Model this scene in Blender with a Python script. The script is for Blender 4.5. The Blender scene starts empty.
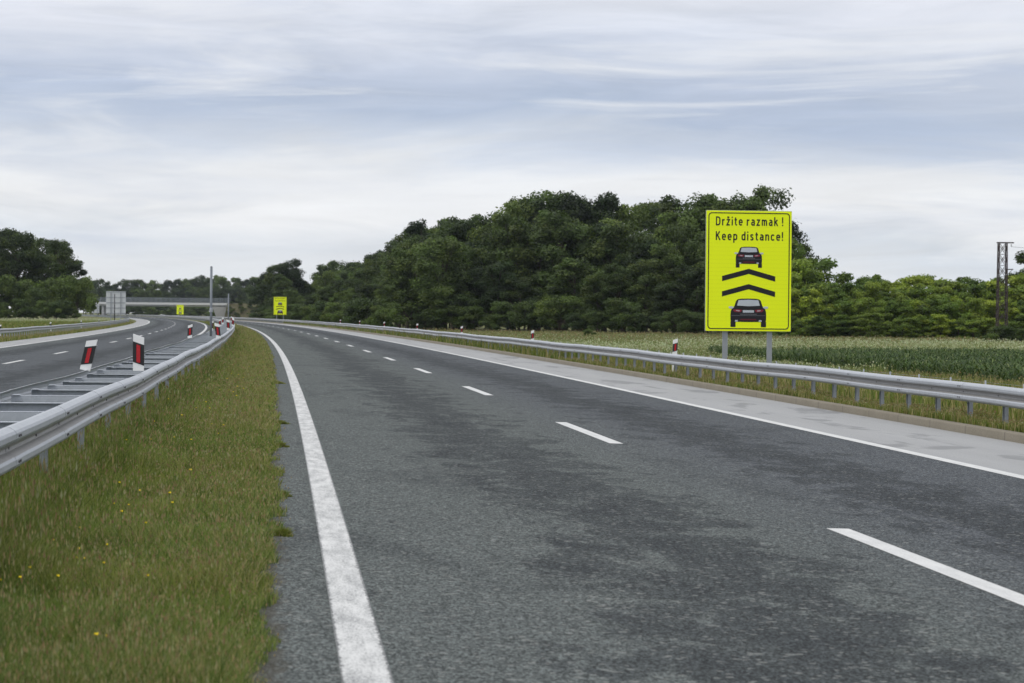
import bpy, math, random
import numpy as np
from mathutils import Vector, Matrix

random.seed(7)
RNG = np.random.default_rng(7)
SC = bpy.context.scene
COL = SC.collection
R = math.radians

# ---------------------------------------------------------------- road geometry
CAM_H = 1.55
QC = 6.6e-5
Y_STRAIGHT = 1100.0


def cx(y):
    """X of the left edge line of the near carriageway (metres)."""
    y = np.asarray(y, float)
    yy = np.minimum(y, Y_STRAIGHT)
    base = 0.36 - 0.0957 * yy - QC * yy * yy
    sl = -0.0957 - 2 * QC * Y_STRAIGHT
    return base + np.maximum(y - Y_STRAIGHT, 0) * sl


def slope(y):
    return -0.0957 - 2 * QC * np.minimum(np.asarray(y, float), Y_STRAIGHT)


def dip(y):
    return np.asarray(y, float) * 0.0


def PX(y, d):
    s = slope(y)
    n = np.sqrt(1 + s * s)
    return cx(y) + np.asarray(d, float) / n, np.asarray(y, float) - np.asarray(d, float) * s / n


TD = np.array([-4000, -60, -26, -19.5, -15.8, -15.62, -15.5, -4.4, -4.25, -2.2, -0.6, -0.45, 10.32, 10.47, 10.54, 11.6, 14, 22, 30, 4000.])
TZ = np.array([-.9, -.55, -.5, -.38, -.27, -.28, -.31, -.06, -.01, -.03, -.008, -.05, -.30, -.30, -.115, -.115, -.42, -1.2, -1.2, -1.4])


def zr(d):
    return -0.0231 * d


def zl(d):
    return 0.0229 * (d + 4.74)


def tz(y, d):
    return np.interp(d, TD, TZ) + dip(y)


def rot_at(y):
    return math.atan(-float(slope(y)))      # rotation about z that turns +Y to the road direction


# ---------------------------------------------------------------- helpers
def link(o, parent=None):
    COL.objects.link(o)
    if parent is not None:
        o.parent = parent
    return o


def tag(o, label=None, cat=None, group=None, kind=None):
    if label:
        o['label'] = label
    if cat:
        o['category'] = cat
    if group:
        o['group'] = group
    if kind:
        o['kind'] = kind
    return o


def empty(name, loc=(0, 0, 0), rz=0, scale=None):
    o = bpy.data.objects.new(name, None)
    o.empty_display_size = 0.3
    o.location = loc
    o.rotation_euler = (0, 0, rz)
    if scale:
        o.scale = scale
    return link(o)


def mesh_np(name, V, F4=None, F3=None, col=None, uv=None, smooth=False, midx=None):
    """mesh from numpy arrays: quads F4 (n,4), triangles F3 (m,3)."""
    me = bpy.data.meshes.new(name)
    V = np.asarray(V, np.float32)
    loops = []
    tot = []
    if F4 is not None and len(F4):
        F4 = np.asarray(F4, np.int32)
        loops.append(F4.ravel())
        tot.append(np.full(len(F4), 4, np.int32))
    if F3 is not None and len(F3):
        F3 = np.asarray(F3, np.int32)
        loops.append(F3.ravel())
        tot.append(np.full(len(F3), 3, np.int32))
    loops = np.concatenate(loops)
    tot = np.concatenate(tot)
    start = np.concatenate([[0], np.cumsum(tot)[:-1]]).astype(np.int32)
    me.vertices.add(len(V))
    me.vertices.foreach_set('co', V.ravel())
    me.loops.add(len(loops))
    me.loops.foreach_set('vertex_index', loops)
    me.polygons.add(len(tot))
    me.polygons.foreach_set('loop_start', start)
    me.polygons.foreach_set('loop_total', tot)
    if smooth:
        me.polygons.foreach_set('use_smooth', np.ones(len(tot), bool))
    if midx is not None:
        me.polygons.foreach_set('material_index', np.asarray(midx, np.int32))
    me.update(calc_edges=True)
    if col is not None:
        a = me.color_attributes.new('Col', 'FLOAT_COLOR', 'POINT')
        c = np.ones((len(V), 4), np.float32)
        c[:, :3] = col
        a.data.foreach_set('color', c.ravel())
    if uv is not None:
        l = me.uv_layers.new(name='UVMap')
        l.data.foreach_set('uv', np.asarray(uv, np.float32)[loops].ravel())
    me.validate()
    return me


class MB:
    """collects simple shapes for one mesh"""

    def __init__(self):
        self.v, self.f, self.m = [], [], []
        self.mi = 0

    def add(self, vs, fs):
        b = len(self.v)
        self.v += [tuple(p) for p in vs]
        for f in fs:
            self.f.append(tuple(i + b for i in f))
            self.m.append(self.mi)

    def box(self, x0, x1, y0, y1, z0, z1, M=None):
        vs = [(x, y, z) for z in (z0, z1) for y in (y0, y1) for x in (x0, x1)]
        if M is not None:
            vs = [M @ Vector(p) for p in vs]
        self.add(vs, [(0, 2, 3, 1), (4, 5, 7, 6), (0, 1, 5, 4), (2, 6, 7, 3), (0, 4, 6, 2), (1, 3, 7, 5)])

    def prism(self, pts, y0, y1):
        """polygon in xz extruded along y"""
        n = len(pts)
        vs = [(p[0], y0, p[1]) for p in pts] + [(p[0], y1, p[1]) for p in pts]
        fs = [tuple(range(n)), tuple(range(2 * n - 1, n - 1, -1))]
        fs += [(i, i + n, (i + 1) % n + n, (i + 1) % n) for i in range(n)]
        self.add(vs, fs)

    def bar(self, a, b, r, r2=None, n=6):
        a, b = Vector(a), Vector(b)
        r2 = r if r2 is None else r2
        d = (b - a).normalized()
        u = d.orthogonal().normalized()
        w = d.cross(u)
        vs = []
        for q, rr in ((a, r), (b, r2)):
            for i in range(n):
                t = 2 * math.pi * i / n
                vs.append(q + (u * math.cos(t) + w * math.sin(t)) * rr)
        fs = [(i, (i + 1) % n, (i + 1) % n + n, i + n) for i in range(n)]
        fs += [tuple(range(n - 1, -1, -1)), tuple(range(n, 2 * n))]
        self.add(vs, fs)

    def mesh(self, name, mats, smooth=False, bevel=0):
        me = bpy.data.meshes.new(name)
        me.from_pydata(self.v, [], self.f)
        import bmesh
        bm = bmesh.new()
        bm.from_mesh(me)
        bmesh.ops.recalc_face_normals(bm, faces=bm.faces)
        bm.to_mesh(me)
        bm.free()
        me.polygons.foreach_set('material_index', np.array(self.m, np.int32))
        if smooth:
            me.polygons.foreach_set('use_smooth', np.ones(len(me.polygons), bool))
        for m in (mats if isinstance(mats, (list, tuple)) else [mats]):
            me.materials.append(m)
        me.update()
        return me

    def build(self, name, mats, parent=None, smooth=False):
        o = bpy.data.objects.new(name, self.mesh(name, mats, smooth))
        return link(o, parent)


def obj(name, me, mat=None, parent=None):
    if mat is not None:
        me.materials.append(mat)
    return link(bpy.data.objects.new(name, me), parent)


# ---------------------------------------------------------------- node helper
class NT:
    def __init__(self, name):
        self.m = bpy.data.materials.new(name)
        self.m.use_nodes = True
        self.t = self.m.node_tree
        self.t.nodes.clear()
        self.out = self.t.nodes.new('ShaderNodeOutputMaterial')

    def n(self, typ, ins=None, **kw):
        nd = self.t.nodes.new(typ)
        for k, v in kw.items():
            setattr(nd, k, v)
        for k, v in (ins or {}).items():
            s = nd.inputs[k]
            if isinstance(v, bpy.types.NodeSocket):
                self.t.links.new(v, s)
            else:
                s.default_value = v
        return nd

    def math(self, op, a, b=0.0, c=None):
        ins = {0: a, 1: b}
        if c is not None:
            ins[2] = c
        return self.n('ShaderNodeMath', ins, operation=op).outputs[0]

    def mix(self, f, a, b, blend='MIX'):
        nd = self.n('ShaderNodeMix', data_type='RGBA', blend_type=blend)
        for k, v in ((0, f), (6, a), (7, b)):
            s = nd.inputs[k]
            if isinstance(v, bpy.types.NodeSocket):
                self.t.links.new(v, s)
            elif k == 0:
                s.default_value = v
            else:
                s.default_value = tuple(v) + (1,) if len(v) == 3 else v
        return nd.outputs[2]

    def ramp(self, f, stops, interp='LINEAR'):
        nd = self.n('ShaderNodeValToRGB', {0: f})
        cr = nd.color_ramp
        cr.interpolation = interp
        while len(cr.elements) < len(stops):
            cr.elements.new(0.5)
        for e, (p, c) in zip(cr.elements, stops):
            e.position = p
            e.color = (c, c, c, 1) if isinstance(c, (int, float)) else tuple(c) + (1,)
        return nd.outputs[0]

    def noise(self, vec, scale, detail=3, rough=.55, dist=0.0, dim='3D'):
        nd = self.n('ShaderNodeTexNoise', {'Scale': scale, 'Detail': detail, 'Roughness': rough, 'Distortion': dist}, noise_dimensions=dim)
        if vec is not None:
            self.t.links.new(vec, nd.inputs['Vector'])
        return nd.outputs[0]

    def vec(self, v, scale=(1, 1, 1), loc=(0, 0, 0)):
        return self.n('ShaderNodeMapping', {'Vector': v, 'Scale': scale, 'Location': loc}).outputs[0]

    def surf(self, s):
        self.t.links.new(s, self.out.inputs[0])
        return self.m

    def bsdf(self, col, rough=.8, metal=0.0, spec=.3, normal=None, **extra):
        ins = {'Base Color': col if isinstance(col, bpy.types.NodeSocket) else tuple(col) + (1,), 'Roughness': rough, 'Metallic': metal, 'Specular IOR Level': spec}
        ins.update(extra)
        if normal is not None:
            ins['Normal'] = normal
        return self.n('ShaderNodeBsdfPrincipled', ins).outputs[0]

    def bump(self, h, strength=.5, dist=.01):
        return self.n('ShaderNodeBump', {'Height': h, 'Strength': strength, 'Distance': dist}).outputs[0]


def plain(name, col, rough=.6, metal=0.0, spec=.4, var=.12, scale=6.0):
    t = NT(name)
    g = t.n('ShaderNodeTexCoord').outputs['Object']
    f = t.noise(g, scale, 4)
    a = tuple(c * (1 - var) for c in col)
    b = tuple(min(1, c * (1 + var)) for c in col)
    return t.surf(t.bsdf(t.mix(f, a, b), rough, metal, spec))


def m_asphalt(name, left=False):
    t = NT(name)
    uv = t.n('ShaderNodeUVMap').outputs[0]        # u = metres across, v = metres along
    sep = t.n('ShaderNodeSeparateXYZ', {0: uv})
    d = sep.outputs[0]
    fine = t.noise(t.vec(uv, (1, .55, 1)), 85, 3, .7)
    grit = t.n('ShaderNodeTexVoronoi', {'Vector': t.vec(uv, (1, .5, 1)), 'Scale': 85.0})
    gcol = t.n('ShaderNodeSeparateColor', {0: grit.outputs['Color']}).outputs[0]
    mid = t.noise(t.vec(uv, (1, .35, 1)), 2.2, 5, .6)
    big = t.noise(t.vec(uv, (1, .16, 1)), .75, 5, .62, .4)
    hue = t.noise(t.vec(uv, (.5, .1, 1), (5, 3, 0)), .8, 3)
    # wheel-track / oil band positions across the lane
    wob = t.math('MULTIPLY', t.math('SUBTRACT', t.noise(t.vec(uv, (.3, .06, 1), (9, 1, 0)), 1.2, 4, .6), .5), 1.3)
    dd = t.math('ADD', d, wob)
    if left:
        b1 = t.math('SUBTRACT', 1.0, t.math('DIVIDE', t.math('ABSOLUTE', t.math('ADD', dd, 6.8)), 1.2))
        b2 = t.math('SUBTRACT', 1.0, t.math('DIVIDE', t.math('ABSOLUTE', t.math('ADD', dd, 11.0)), 1.3))
    else:
        b1 = t.math('SUBTRACT', 1.0, t.math('DIVIDE', t.math('ABSOLUTE', t.math('SUBTRACT', dd, 2.2)), 1.45))
        b2 = t.math('SUBTRACT', 1.0, t.math('DIVIDE', t.math('ABSOLUTE', t.math('SUBTRACT', dd, 5.6)), 1.5))
    band = t.math('MAXIMUM', t.math('MAXIMUM', b1, b2), 0.0)
    edge = t.noise(t.vec(uv, (1.1, .55, 1), (3, 2, 0)), 1.6, 6, .68, .5)
    v = t.math('ADD', t.math('MULTIPLY', band, .75), t.math('MULTIPLY', t.math('SUBTRACT', edge, .5), 2.6))
    blot = t.ramp(v, [(.30, 0.0), (.45, .75), (.8, 1.0)])
    extra = t.ramp(t.noise(t.vec(uv, (1, .3, 1), (31, 7, 0)), .55, 5, .65, .5), [(.56, 0.0), (.64, .45)])
    stain = t.math('MINIMUM', t.math('ADD', blot, extra), 1.0)
    stain = t.math('MULTIPLY', stain, t.ramp(mid, [(.3, .65), (.6, 1.0)]))
    warm = t.mix(hue, (.066, .075, .075), (.081, .090, .088))
    cool = t.mix(hue, (.058, .064, .072), (.068, .075, .082))
    lane = t.ramp(t.math('DIVIDE', t.math('ADD', d, 20 if left else 0), 20 if left else 10), [(.30, 0.0), (.5, 1.0)])
    base = t.mix(lane, warm, cool)
    c = t.mix(t.math('MULTIPLY', stain, .9), base, (.026, .030, .033))
    # aggregate speckle
    sp = t.ramp(t.math('ADD', t.math('MULTIPLY', fine, .65), t.math('MULTIPLY', gcol, .35)), [(.30, .28), (.5, 1.0), (.70, 2.2)])
    c = t.mix(1.0, c, sp, 'MULTIPLY')
    peb = t.ramp(t.n('ShaderNodeSeparateColor', {0: t.n('ShaderNodeTexVoronoi', {'Vector': uv, 'Scale': 34.0}).outputs['Color']}).outputs[1], [(.945, 0.0), (.955, 1.0)])
    c = t.mix(t.math('MULTIPLY', peb, .5), c, (.245, .25, .24))
    # hairline transverse marks
    scr = t.ramp(t.noise(t.vec(uv, (.25, 5, 1)), 1.1, 3, .5), [(.61, 0.0), (.68, 1.0)])
    c = t.mix(t.math('MULTIPLY', scr, .22), c, (.05, .052, .058))
    # soil washed on to the pavement along the turf
    so = t.ramp(t.math('ADD', t.math('MULTIPLY', t.math('ADD', d, .52), -2.6), t.math('ADD', t.noise(t.vec(uv, (1, .5, 1)), 7, 4, .65), .28)), [(.30, 0.0), (.5, 1.0)])
    if not left:
        c = t.mix(t.math('MULTIPLY', so, .6), c, (.055, .048, .036))
    h = t.math('ADD', fine, gcol)
    return t.surf(t.bsdf(c, .88, 0, .08, t.bump(h, .35, .006)))


def m_shoulder():
    t = NT('pale_shoulder')
    uv = t.n('ShaderNodeUVMap').outputs[0]
    a = t.noise(t.vec(uv, (1, .08, 1)), 1.6, 5, .6)
    fine = t.noise(uv, 80, 3, .7)
    st = t.ramp(t.noise(t.vec(uv, (1.2, .35, 1), (3, 8, 0)), .7, 4, .6, .6), [(.56, 0.0), (.62, 1.0)])
    c = t.mix(a, (.255, .26, .265), (.335, .34, .345))
    c = t.mix(t.math('MULTIPLY', st, .55), c, (.14, .145, .15))
    d = t.n('ShaderNodeSeparateXYZ', {0: uv}).outputs[0]
    c = t.mix(1.0, c, t.ramp(fine, [(.3, .75), (.7, 1.2)]), 'MULTIPLY')
    return t.surf(t.bsdf(c, .85, 0, .2, t.bump(fine, .2, .004)))


def m_paint(name, wear=.5, edges=None):
    t = NT(name)
    uv = t.n('ShaderNodeUVMap').outputs[0]
    fine = t.noise(t.vec(uv, (1, .4, 1)), 75, 4, .75)
    mid = t.noise(t.vec(uv, (1, .22, 1)), 9, 5, .65)
    ln = t.noise(t.vec(uv, (.4, 9, 1)), 1.4, 2, .5)
    c = t.mix(mid, (.47, .48, .48), (.62, .62, .615))
    w = t.ramp(t.math('ADD', t.math('MULTIPLY', fine, .66), t.math('MULTIPLY', mid, .34)), [(.40, 1.0), (.54, 0.0)])
    c = t.mix(t.math('MULTIPLY', w, wear), c, (.16, .165, .17))
    c = t.mix(t.math('MULTIPLY', t.ramp(ln, [(.62, 0.0), (.68, 1.0)]), wear * .22), c, (.22, .22, .22))
    if edges:
        d = t.n('ShaderNodeSeparateXYZ', {0: uv}).outputs[0]
        dist = t.math('SUBTRACT', edges[1], t.math('ABSOLUTE', t.math('SUBTRACT', d, edges[0])))
        ro = t.noise(t.vec(uv, (1, .5, 1)), 38, 4, .7)
        e = t.math('LESS_THAN', dist, t.math('MULTIPLY', t.math('SUBTRACT', ro, .36), .075))
        c = t.mix(t.math('MULTIPLY', e, .85), c, (.075, .08, .082))
    return t.surf(t.bsdf(c, .7, 0, .3, t.bump(fine, .2, .003)))


def m_ground(name='soil_and_turf', c0=(.095, .115, .036), c1=(.135, .14, .055)):
    t = NT(name)
    g = t.n('ShaderNodeTexCoord').outputs['Object']
    a = t.noise(g, .06, 5, .6)
    b = t.noise(g, 1.3, 5, .65)
    f = t.noise(g, 25, 4, .7)
    c = t.mix(a, c0, c1)
    c = t.mix(t.ramp(b, [(.42, 0.0), (.7, .5)]), c, (.16, .14, .08))
    c = t.mix(1.0, c, t.ramp(f, [(.25, .55), (.75, 1.35)]), 'MULTIPLY')
    return t.surf(t.bsdf(c, .95, 0, .1, t.bump(f, .6, .03)))


def m_foliage(name, trans=.28, randhue=.5, rough=.6, dark=(.75, .8, .75), light=(1.25, 1.2, 1.0), noi=True):
    t = NT(name)
    c = t.n('ShaderNodeAttribute', attribute_name='Col').outputs['Color']
    if randhue:
        r = t.n('ShaderNodeObjectInfo').outputs['Random']
        c = t.mix(1.0, c, t.mix(r, dark, light), 'MULTIPLY')
    p = t.bsdf(c, rough, 0, .25)
    tr = t.n('ShaderNodeBsdfTranslucent', {'Color': t.mix(1.0, c, (1.25, 1.35, .7), 'MULTIPLY')}).outputs[0]
    return t.surf(t.n('ShaderNodeMixShader', {0: trans, 1: p, 2: tr}).outputs[0])


def m_galv(name='galvanised_steel', base=(.40, .425, .46)):
    t = NT(name)
    g = t.n('ShaderNodeTexCoord').outputs['Object']
    v = t.n('ShaderNodeTexVoronoi', {'Vector': g, 'Scale': 28.0}).outputs['Color']
    vv = t.n('ShaderNodeSeparateColor', {0: v}).outputs[0]
    a = t.noise(g, 1.4, 5, .65)
    dr = t.noise(t.vec(g, (6, 6, .7)), 2.0, 4, .6)
    c = t.mix(a, tuple(x * .82 for x in base), tuple(x * 1.1 for x in base))
    c = t.mix(.12, c, t.mix(vv, (.25, .26, .28), (.62, .64, .67)))
    c = t.mix(t.ramp(dr, [(.58, 0.0), (.75, .35)]), c, (.26, .25, .235))
    return t.surf(t.bsdf(c, t.ramp(a, [(.3, .42), (.7, .6)]), .45, .5))


def m_concrete(name, c0, c1, joint=None):
    t = NT(name)
    g = t.n('ShaderNodeTexCoord').outputs['Object']
    a = t.noise(g, 1.1, 5, .65)
    f = t.noise(g, 40, 3, .7)
    c = t.mix(a, c0, c1)
    c = t.mix(1.0, c, t.ramp(f, [(.3, .8), (.7, 1.15)]), 'MULTIPLY')
    if joint:
        uv = t.n('ShaderNodeUVMap').outputs[0]
        v = t.n('ShaderNodeSeparateXYZ', {0: uv}).outputs[1]
        fr = t.math('FRACT', t.math('DIVIDE', v, joint))
        c = t.mix(t.math('MULTIPLY', t.math('LESS_THAN', fr, .014), .7), c, (.06, .055, .05))
    return t.surf(t.bsdf(c, .85, 0, .2, t.bump(f, .3, .004)))


def m_signyellow():
    t = NT('fluorescent_yellow_sheeting')
    g = t.n('ShaderNodeTexCoord').outputs['Object']
    z = t.n('ShaderNodeSeparateXYZ', {0: g}).outputs[2]
    fr = t.math('FRACT', t.math('DIVIDE', z, .125))
    c = t.mix(t.noise(g, 1.2, 3), (.80, .93, .001), (.84, .95, .002))
    c = t.mix(t.math('MULTIPLY', t.math('LESS_THAN', fr, .07), .22), c, (.42, .52, .01))
    return t.surf(t.bsdf(c, .45, 0, .35))


M = {}
M['asphalt'] = m_asphalt('worn_asphalt')
M['asphalt_l'] = m_asphalt('worn_asphalt_far', True)
M['shoulder'] = m_shoulder()
M['paint'] = m_paint('worn_road_paint', .9, (0.0, .11))
M['paint_far'] = m_paint('worn_road_paint_far', .8)
M['paint_dash'] = m_paint('fresh_road_paint', .25)
M['ground'] = m_ground()
M['bank'] = m_ground('embankment_scrub', (.04, .05, .022), (.095, .08, .045))
M['kerb'] = m_concrete('kerb_concrete', (.155, .138, .105), (.235, .212, .17), 2.0)
M['concrete'] = m_concrete('bridge_concrete', (.46, .465, .47), (.58, .585, .59))
M['concrete_dark'] = m_concrete('abutment_concrete', (.25, .25, .24), (.36, .36, .35))
M['galv'] = m_galv()
M['galv_post'] = m_galv('shaded_galv_post_steel', (.26, .285, .32))  # darker copy of the galvanised steel, shade on the posts put into its colour
M['galv_light'] = m_galv('pale_galvanised_steel', (.46, .495, .55))
M['galv_valley'] = m_galv('dusty_shaded_steel', (.235, .23, .225))  # dusty tone for the beam valleys, darkened so their shade is painted in
M['dark'] = plain('dark_steel', (.03, .03, .033), .6, .2)
M['boltm'] = plain('bolt_hole_shadow_steel', (.09, .09, .095), .6)
M['lattice'] = plain('lattice_steel', (.05, .036, .037), .7, .3)
M['pole'] = plain('painted_pole_steel', (.30, .32, .35), .5, .4)
M['pole_dark'] = plain('weathered_pole_steel', (.17, .19, .215), .55, .3)
M['white'] = plain('white_plastic', (.78, .79, .80), .45, 0, .4, .04)
M['black'] = plain('black_plastic', (.018, .018, .02), .5, 0, .4)
M['red'] = plain('red_reflector', (.42, .008, .015), .25, 0, .6)
M['yellow'] = m_signyellow()
M['ink'] = plain('black_sign_film', (.012, .012, .016), .5, 0, .3)
M['symgrey'] = plain('grey_sign_film', (.46, .50, .56), .5, 0, .3)
M['symmid'] = plain('mid_grey_sign_film', (.10, .105, .12), .5, 0, .3)
M['symred'] = plain('red_sign_film', (.22, .018, .035), .5, 0, .3)
M['symdark'] = plain('dark_red_sign_film', (.10, .012, .02), .5, 0, .3)
M['signback'] = plain('aluminium_sign_back', (.52, .54, .56), .5, .3)
M['leaf'] = m_foliage('oak_leaves', .28, .5, .6, (.6, .66, .68), (1.75, 1.65, 1.15))
M['leaf_light'] = m_foliage('acacia_leaves', .34, .5, .6, (.65, .72, .7), (1.4, 1.35, 1.0))
M['grass'] = m_foliage('grass_blades', .3, 0)
M['corn'] = m_foliage('corn_leaves', .22, 0, .6)
M['bark'] = plain('rough_bark', (.075, .062, .05), .9, 0, .1, .35, 9)
M['glass'] = plain('car_glass', (.03, .035, .04), .08, 0, .6)
M['carwhite'] = plain('white_car_paint', (.8, .8, .8), .25, 0, .5, .02)
M['rubber'] = plain('tyre_rubber', (.02, .02, .02), .8)

# ---------------------------------------------------------------- ground and roads
def rows(y0, y1):
    a = []
    y = y0
    while y < y1:
        a.append(y)
        y += 2.0 if y < 60 else 4.0 if y < 250 else 10.0
    a.append(y1)
    return np.array(a)


def strip(name, ds, y0, y1, zf, mat, ys=None):
    ys = rows(y0, y1) if ys is None else ys
    ds = np.asarray(ds, float)
    Y, D = np.meshgrid(ys, ds, indexing='ij')
    x, y = PX(Y, D)
    z = zf(D) + dip(Y)
    V = np.stack([x, y, z], -1).reshape(-1, 3)
    uv = np.stack([D, Y], -1).reshape(-1, 2)
    n = len(ds)
    i = np.arange(len(ys) - 1)[:, None] * n + np.arange(n - 1)[None, :]
    F = np.stack([i, i + 1, i + n + 1, i + n], -1).reshape(-1, 4)
    me = mesh_np(name, V, F, uv=uv)
    return obj(name, me, mat)


gy = np.concatenate([[-400, -150, -60, -25], rows(-10, 1200), [1350, 1600, 2000, 3000, 5000, 9000]])
gd = np.unique(np.concatenate([TD, [-2000, -1000, -500, -250, -120, -40, -30, -20, -3, -1.2, 11.5, 15, 21, 40, 80, 150, 300, 700, 1500, 2500]]))
gr = strip('ground', gd, 0, 0, lambda d: np.interp(d, TD, TZ), M['ground'], ys=gy)
tag(gr, kind='structure')

YE = 1180
for nm, ds, zf, mt in (
        ('near_carriageway', [-.52, 1.5, 3.9, 5.8, 7.88], zr, M['asphalt']),
        ('right_shoulder', [7.88, 9.2, 10.37], zr, M['shoulder']),
        ('far_carriageway', [-13.2, -11, -8.8, -6.5, -4.32], zl, M['asphalt_l']),
        ('left_shoulder', [-15.62, -14.4, -13.2], zl, M['shoulder'])):
    tag(strip(nm, ds, -12, YE, zf, mt), kind='structure')


def mark(name, segs, zf, mat):
    Vs, Fs, U = [], [], []
    b = 0
    for (y0, y1, d0, d1) in segs:
        ys = np.arange(y0, y1 + 1e-6, min(2.0, (y1 - y0)) if y0 < 200 else min(6.0, y1 - y0))
        if ys[-1] < y1 - .01:
            ys = np.append(ys, y1)
        k = 4
        D = np.linspace(d0, d1, k)
        for y in ys:
            x, yy = PX(np.full(k, y), D)
            for j in range(k):
                Vs.append((x[j], yy[j], zf(D[j]) + .004 + float(dip(y))))
                U.append((D[j], y))
        for i in range(len(ys) - 1):
            for j in range(k - 1):
                q = b + i * k + j
                Fs.append((q, q + 1, q + k + 1, q + k))
        b = len(Vs)
    return tag(obj(name, mesh_np(name, np.array(Vs), np.array(Fs), uv=np.array(U)), mat), kind='structure')


mark('left_edge_line', [(-12, YE, -.11, .11)], zr, M['paint'])
mark('right_edge_line', [(-12, YE, 7.67, 7.87)], zr, M['paint_dash'])
mark('lane_markings', [(y, y + 6, 3.87, 4.05) for y in np.arange(18.05 - 24.1, 900, 18.05)], zr, M['paint_dash'])
mark('far_inner_edge_line', [(-12, YE, -4.85, -4.63)], zl, M['paint_far'])
mark('far_outer_edge_line', [(-12, YE, -13.2, -13.0)], zl, M['paint_dash'])
mark('far_lane_markings', [(y, y + 6, -8.88, -8.70) for y in np.arange(74.6 - 90.25, 900, 18.05)], zl, M['paint_dash'])

# kerb: real step with bevelled top edge
kp = [(10.37, -.32), (10.37, -.125), (10.385, -.108), (10.54, -.105), (10.555, -.12), (10.555, -.3)]
ys = rows(-12, YE)
Vs, Us = [], []
for y in ys:
    for (d, z) in kp:
        x, yy = PX(y, d)
        Vs.append((x, yy, z + float(dip(y))))
        Us.append((d + z, y))
n = len(kp)
i = np.arange(len(ys) - 1)[:, None] * n + np.arange(n - 1)[None, :]
tag(obj('kerb', mesh_np('kerb', np.array(Vs), np.stack([i, i + 1, i + n + 1, i + n], -1).reshape(-1, 4), uv=np.array(Us)), M['kerb']), kind='structure')

# ---------------------------------------------------------------- guardrails
WPROF = [(.012, .155), (.03, .152), (.070, .128), (.082, .108), (.082, .072), (.070, .052), (.012, .022), (.006, 0),
         (.012, -.022), (.070, -.052), (.082, -.072), (.082, -.108), (.070, -.128), (.03, -.152), (.012, -.155)]


def sweep(profile, ys, d0, sg, z0f):
    prof = [(u, v) for u, v in profile] + [(u - .006, v) for u, v in reversed(profile)]
    n = len(prof)
    V = []
    for y in ys:
        zz = z0f(y)
        for u, v in prof:
            x, yy = PX(y, d0 + sg * u)
            V.append((float(x), float(yy), v + zz))
    F = []
    for i in range(len(ys) - 1):
        for j in range(n):
            a, b = i * n + j, i * n + (j + 1) % n
            F.append((a, b, b + n, a + n))
    return V, F


def beam(name, parent, d0, sg, z0, y0, y1, pitch, ph):
    ys = rows(y0, y1)
    # small settlement waves so that the rail is not ruler straight
    f = lambda y: z0 + float(dip(y)) + .012 * math.sin(y * .21 + d0) + .008 * math.sin(y * .53 + 1)
    V, F = sweep(WPROF, ys, d0, sg, f)
    mb = MB()
    mb.add(V, F)
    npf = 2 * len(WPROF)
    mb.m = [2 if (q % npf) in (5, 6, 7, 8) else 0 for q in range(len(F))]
    q = ph
    while q < min(y1, 120):
        if q > y0 + 1:
            mb.mi = 0
            pv_, pf_ = sweep([(a_ + .003, b_ * 1.008) for a_, b_ in WPROF], np.array([q - .17, q + .15]), d0, sg, f)
            n_ = len(pv_) // 2
            m0 = len(mb.m)
            mb.add(pv_, pf_ + [tuple(range(n_)), tuple(range(2 * n_ - 1, n_ - 1, -1))])
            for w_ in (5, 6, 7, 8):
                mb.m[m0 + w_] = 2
        q += 2 * pitch
    mb.mi = 1
    y = ph
    k = 0
    while y < min(y1, 130):
        if y > y0 + 1:
            x, yy = PX(y, d0)
            Mx = Matrix.Translation((float(x), float(yy), f(y))) @ Matrix.Rotation(rot_at(y), 4, 'Z')
            # bolt heads in the valley, slotted bolt groups at the splices
            mb.box(-.014 if sg < 0 else .006, -.006 if sg < 0 else .014, -.02, .02, -.010, .010, Mx)
            if k % 2 == 0:
                for vz in (.09, -.09):
                    for dy in (-.05, .05):
                        mb.box(.085 if sg > 0 else -.094, .094 if sg > 0 else -.085, dy - .014, dy + .014, vz - .009, vz + .009, Mx)
        y += pitch
        k += 1
    o = mb.build(name, [M['galv'], M['boltm'], M['galv_valley']], parent, False)
    ang = np.array([p.material_index == 0 for p in o.data.polygons])
    o.data.polygons.foreach_set('use_smooth', ang & False)
    return o


def cpost_mesh(z0, z1):
    mb = MB()
    mb.box(-.03, .03, -.06, -.053, z0, z1)
    mb.box(-.03, .03, .053, .06, z0, z1)
    mb.box(.024, .03, -.053, .053, z0, z1)
    return mb


def posts(parent, d, zg, ztop, ys, limit, mat):
    me = cpost_mesh(zg - .4, ztop).mesh('post', mat)
    rest = MB()
    for k, y in enumerate(ys):
        x, yy = PX(y, d)
        loc = (float(x), float(yy), float(dip(y)))
        if k < limit:
            o = link(bpy.data.objects.new('post', me), parent)
            o.location = loc
            o.rotation_euler = (0, 0, rot_at(y))
        else:
            Mx = Matrix.Translation(loc) @ Matrix.Rotation(rot_at(y), 4, 'Z')
            rest.box(-.03, .03, -.06, .06, zg - .4, ztop, Mx)
    if rest.v:
        o = rest.build('post', mat, parent)
        o['kind'] = 'stuff'


PITCH = 1.85
YR = 1120
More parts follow.
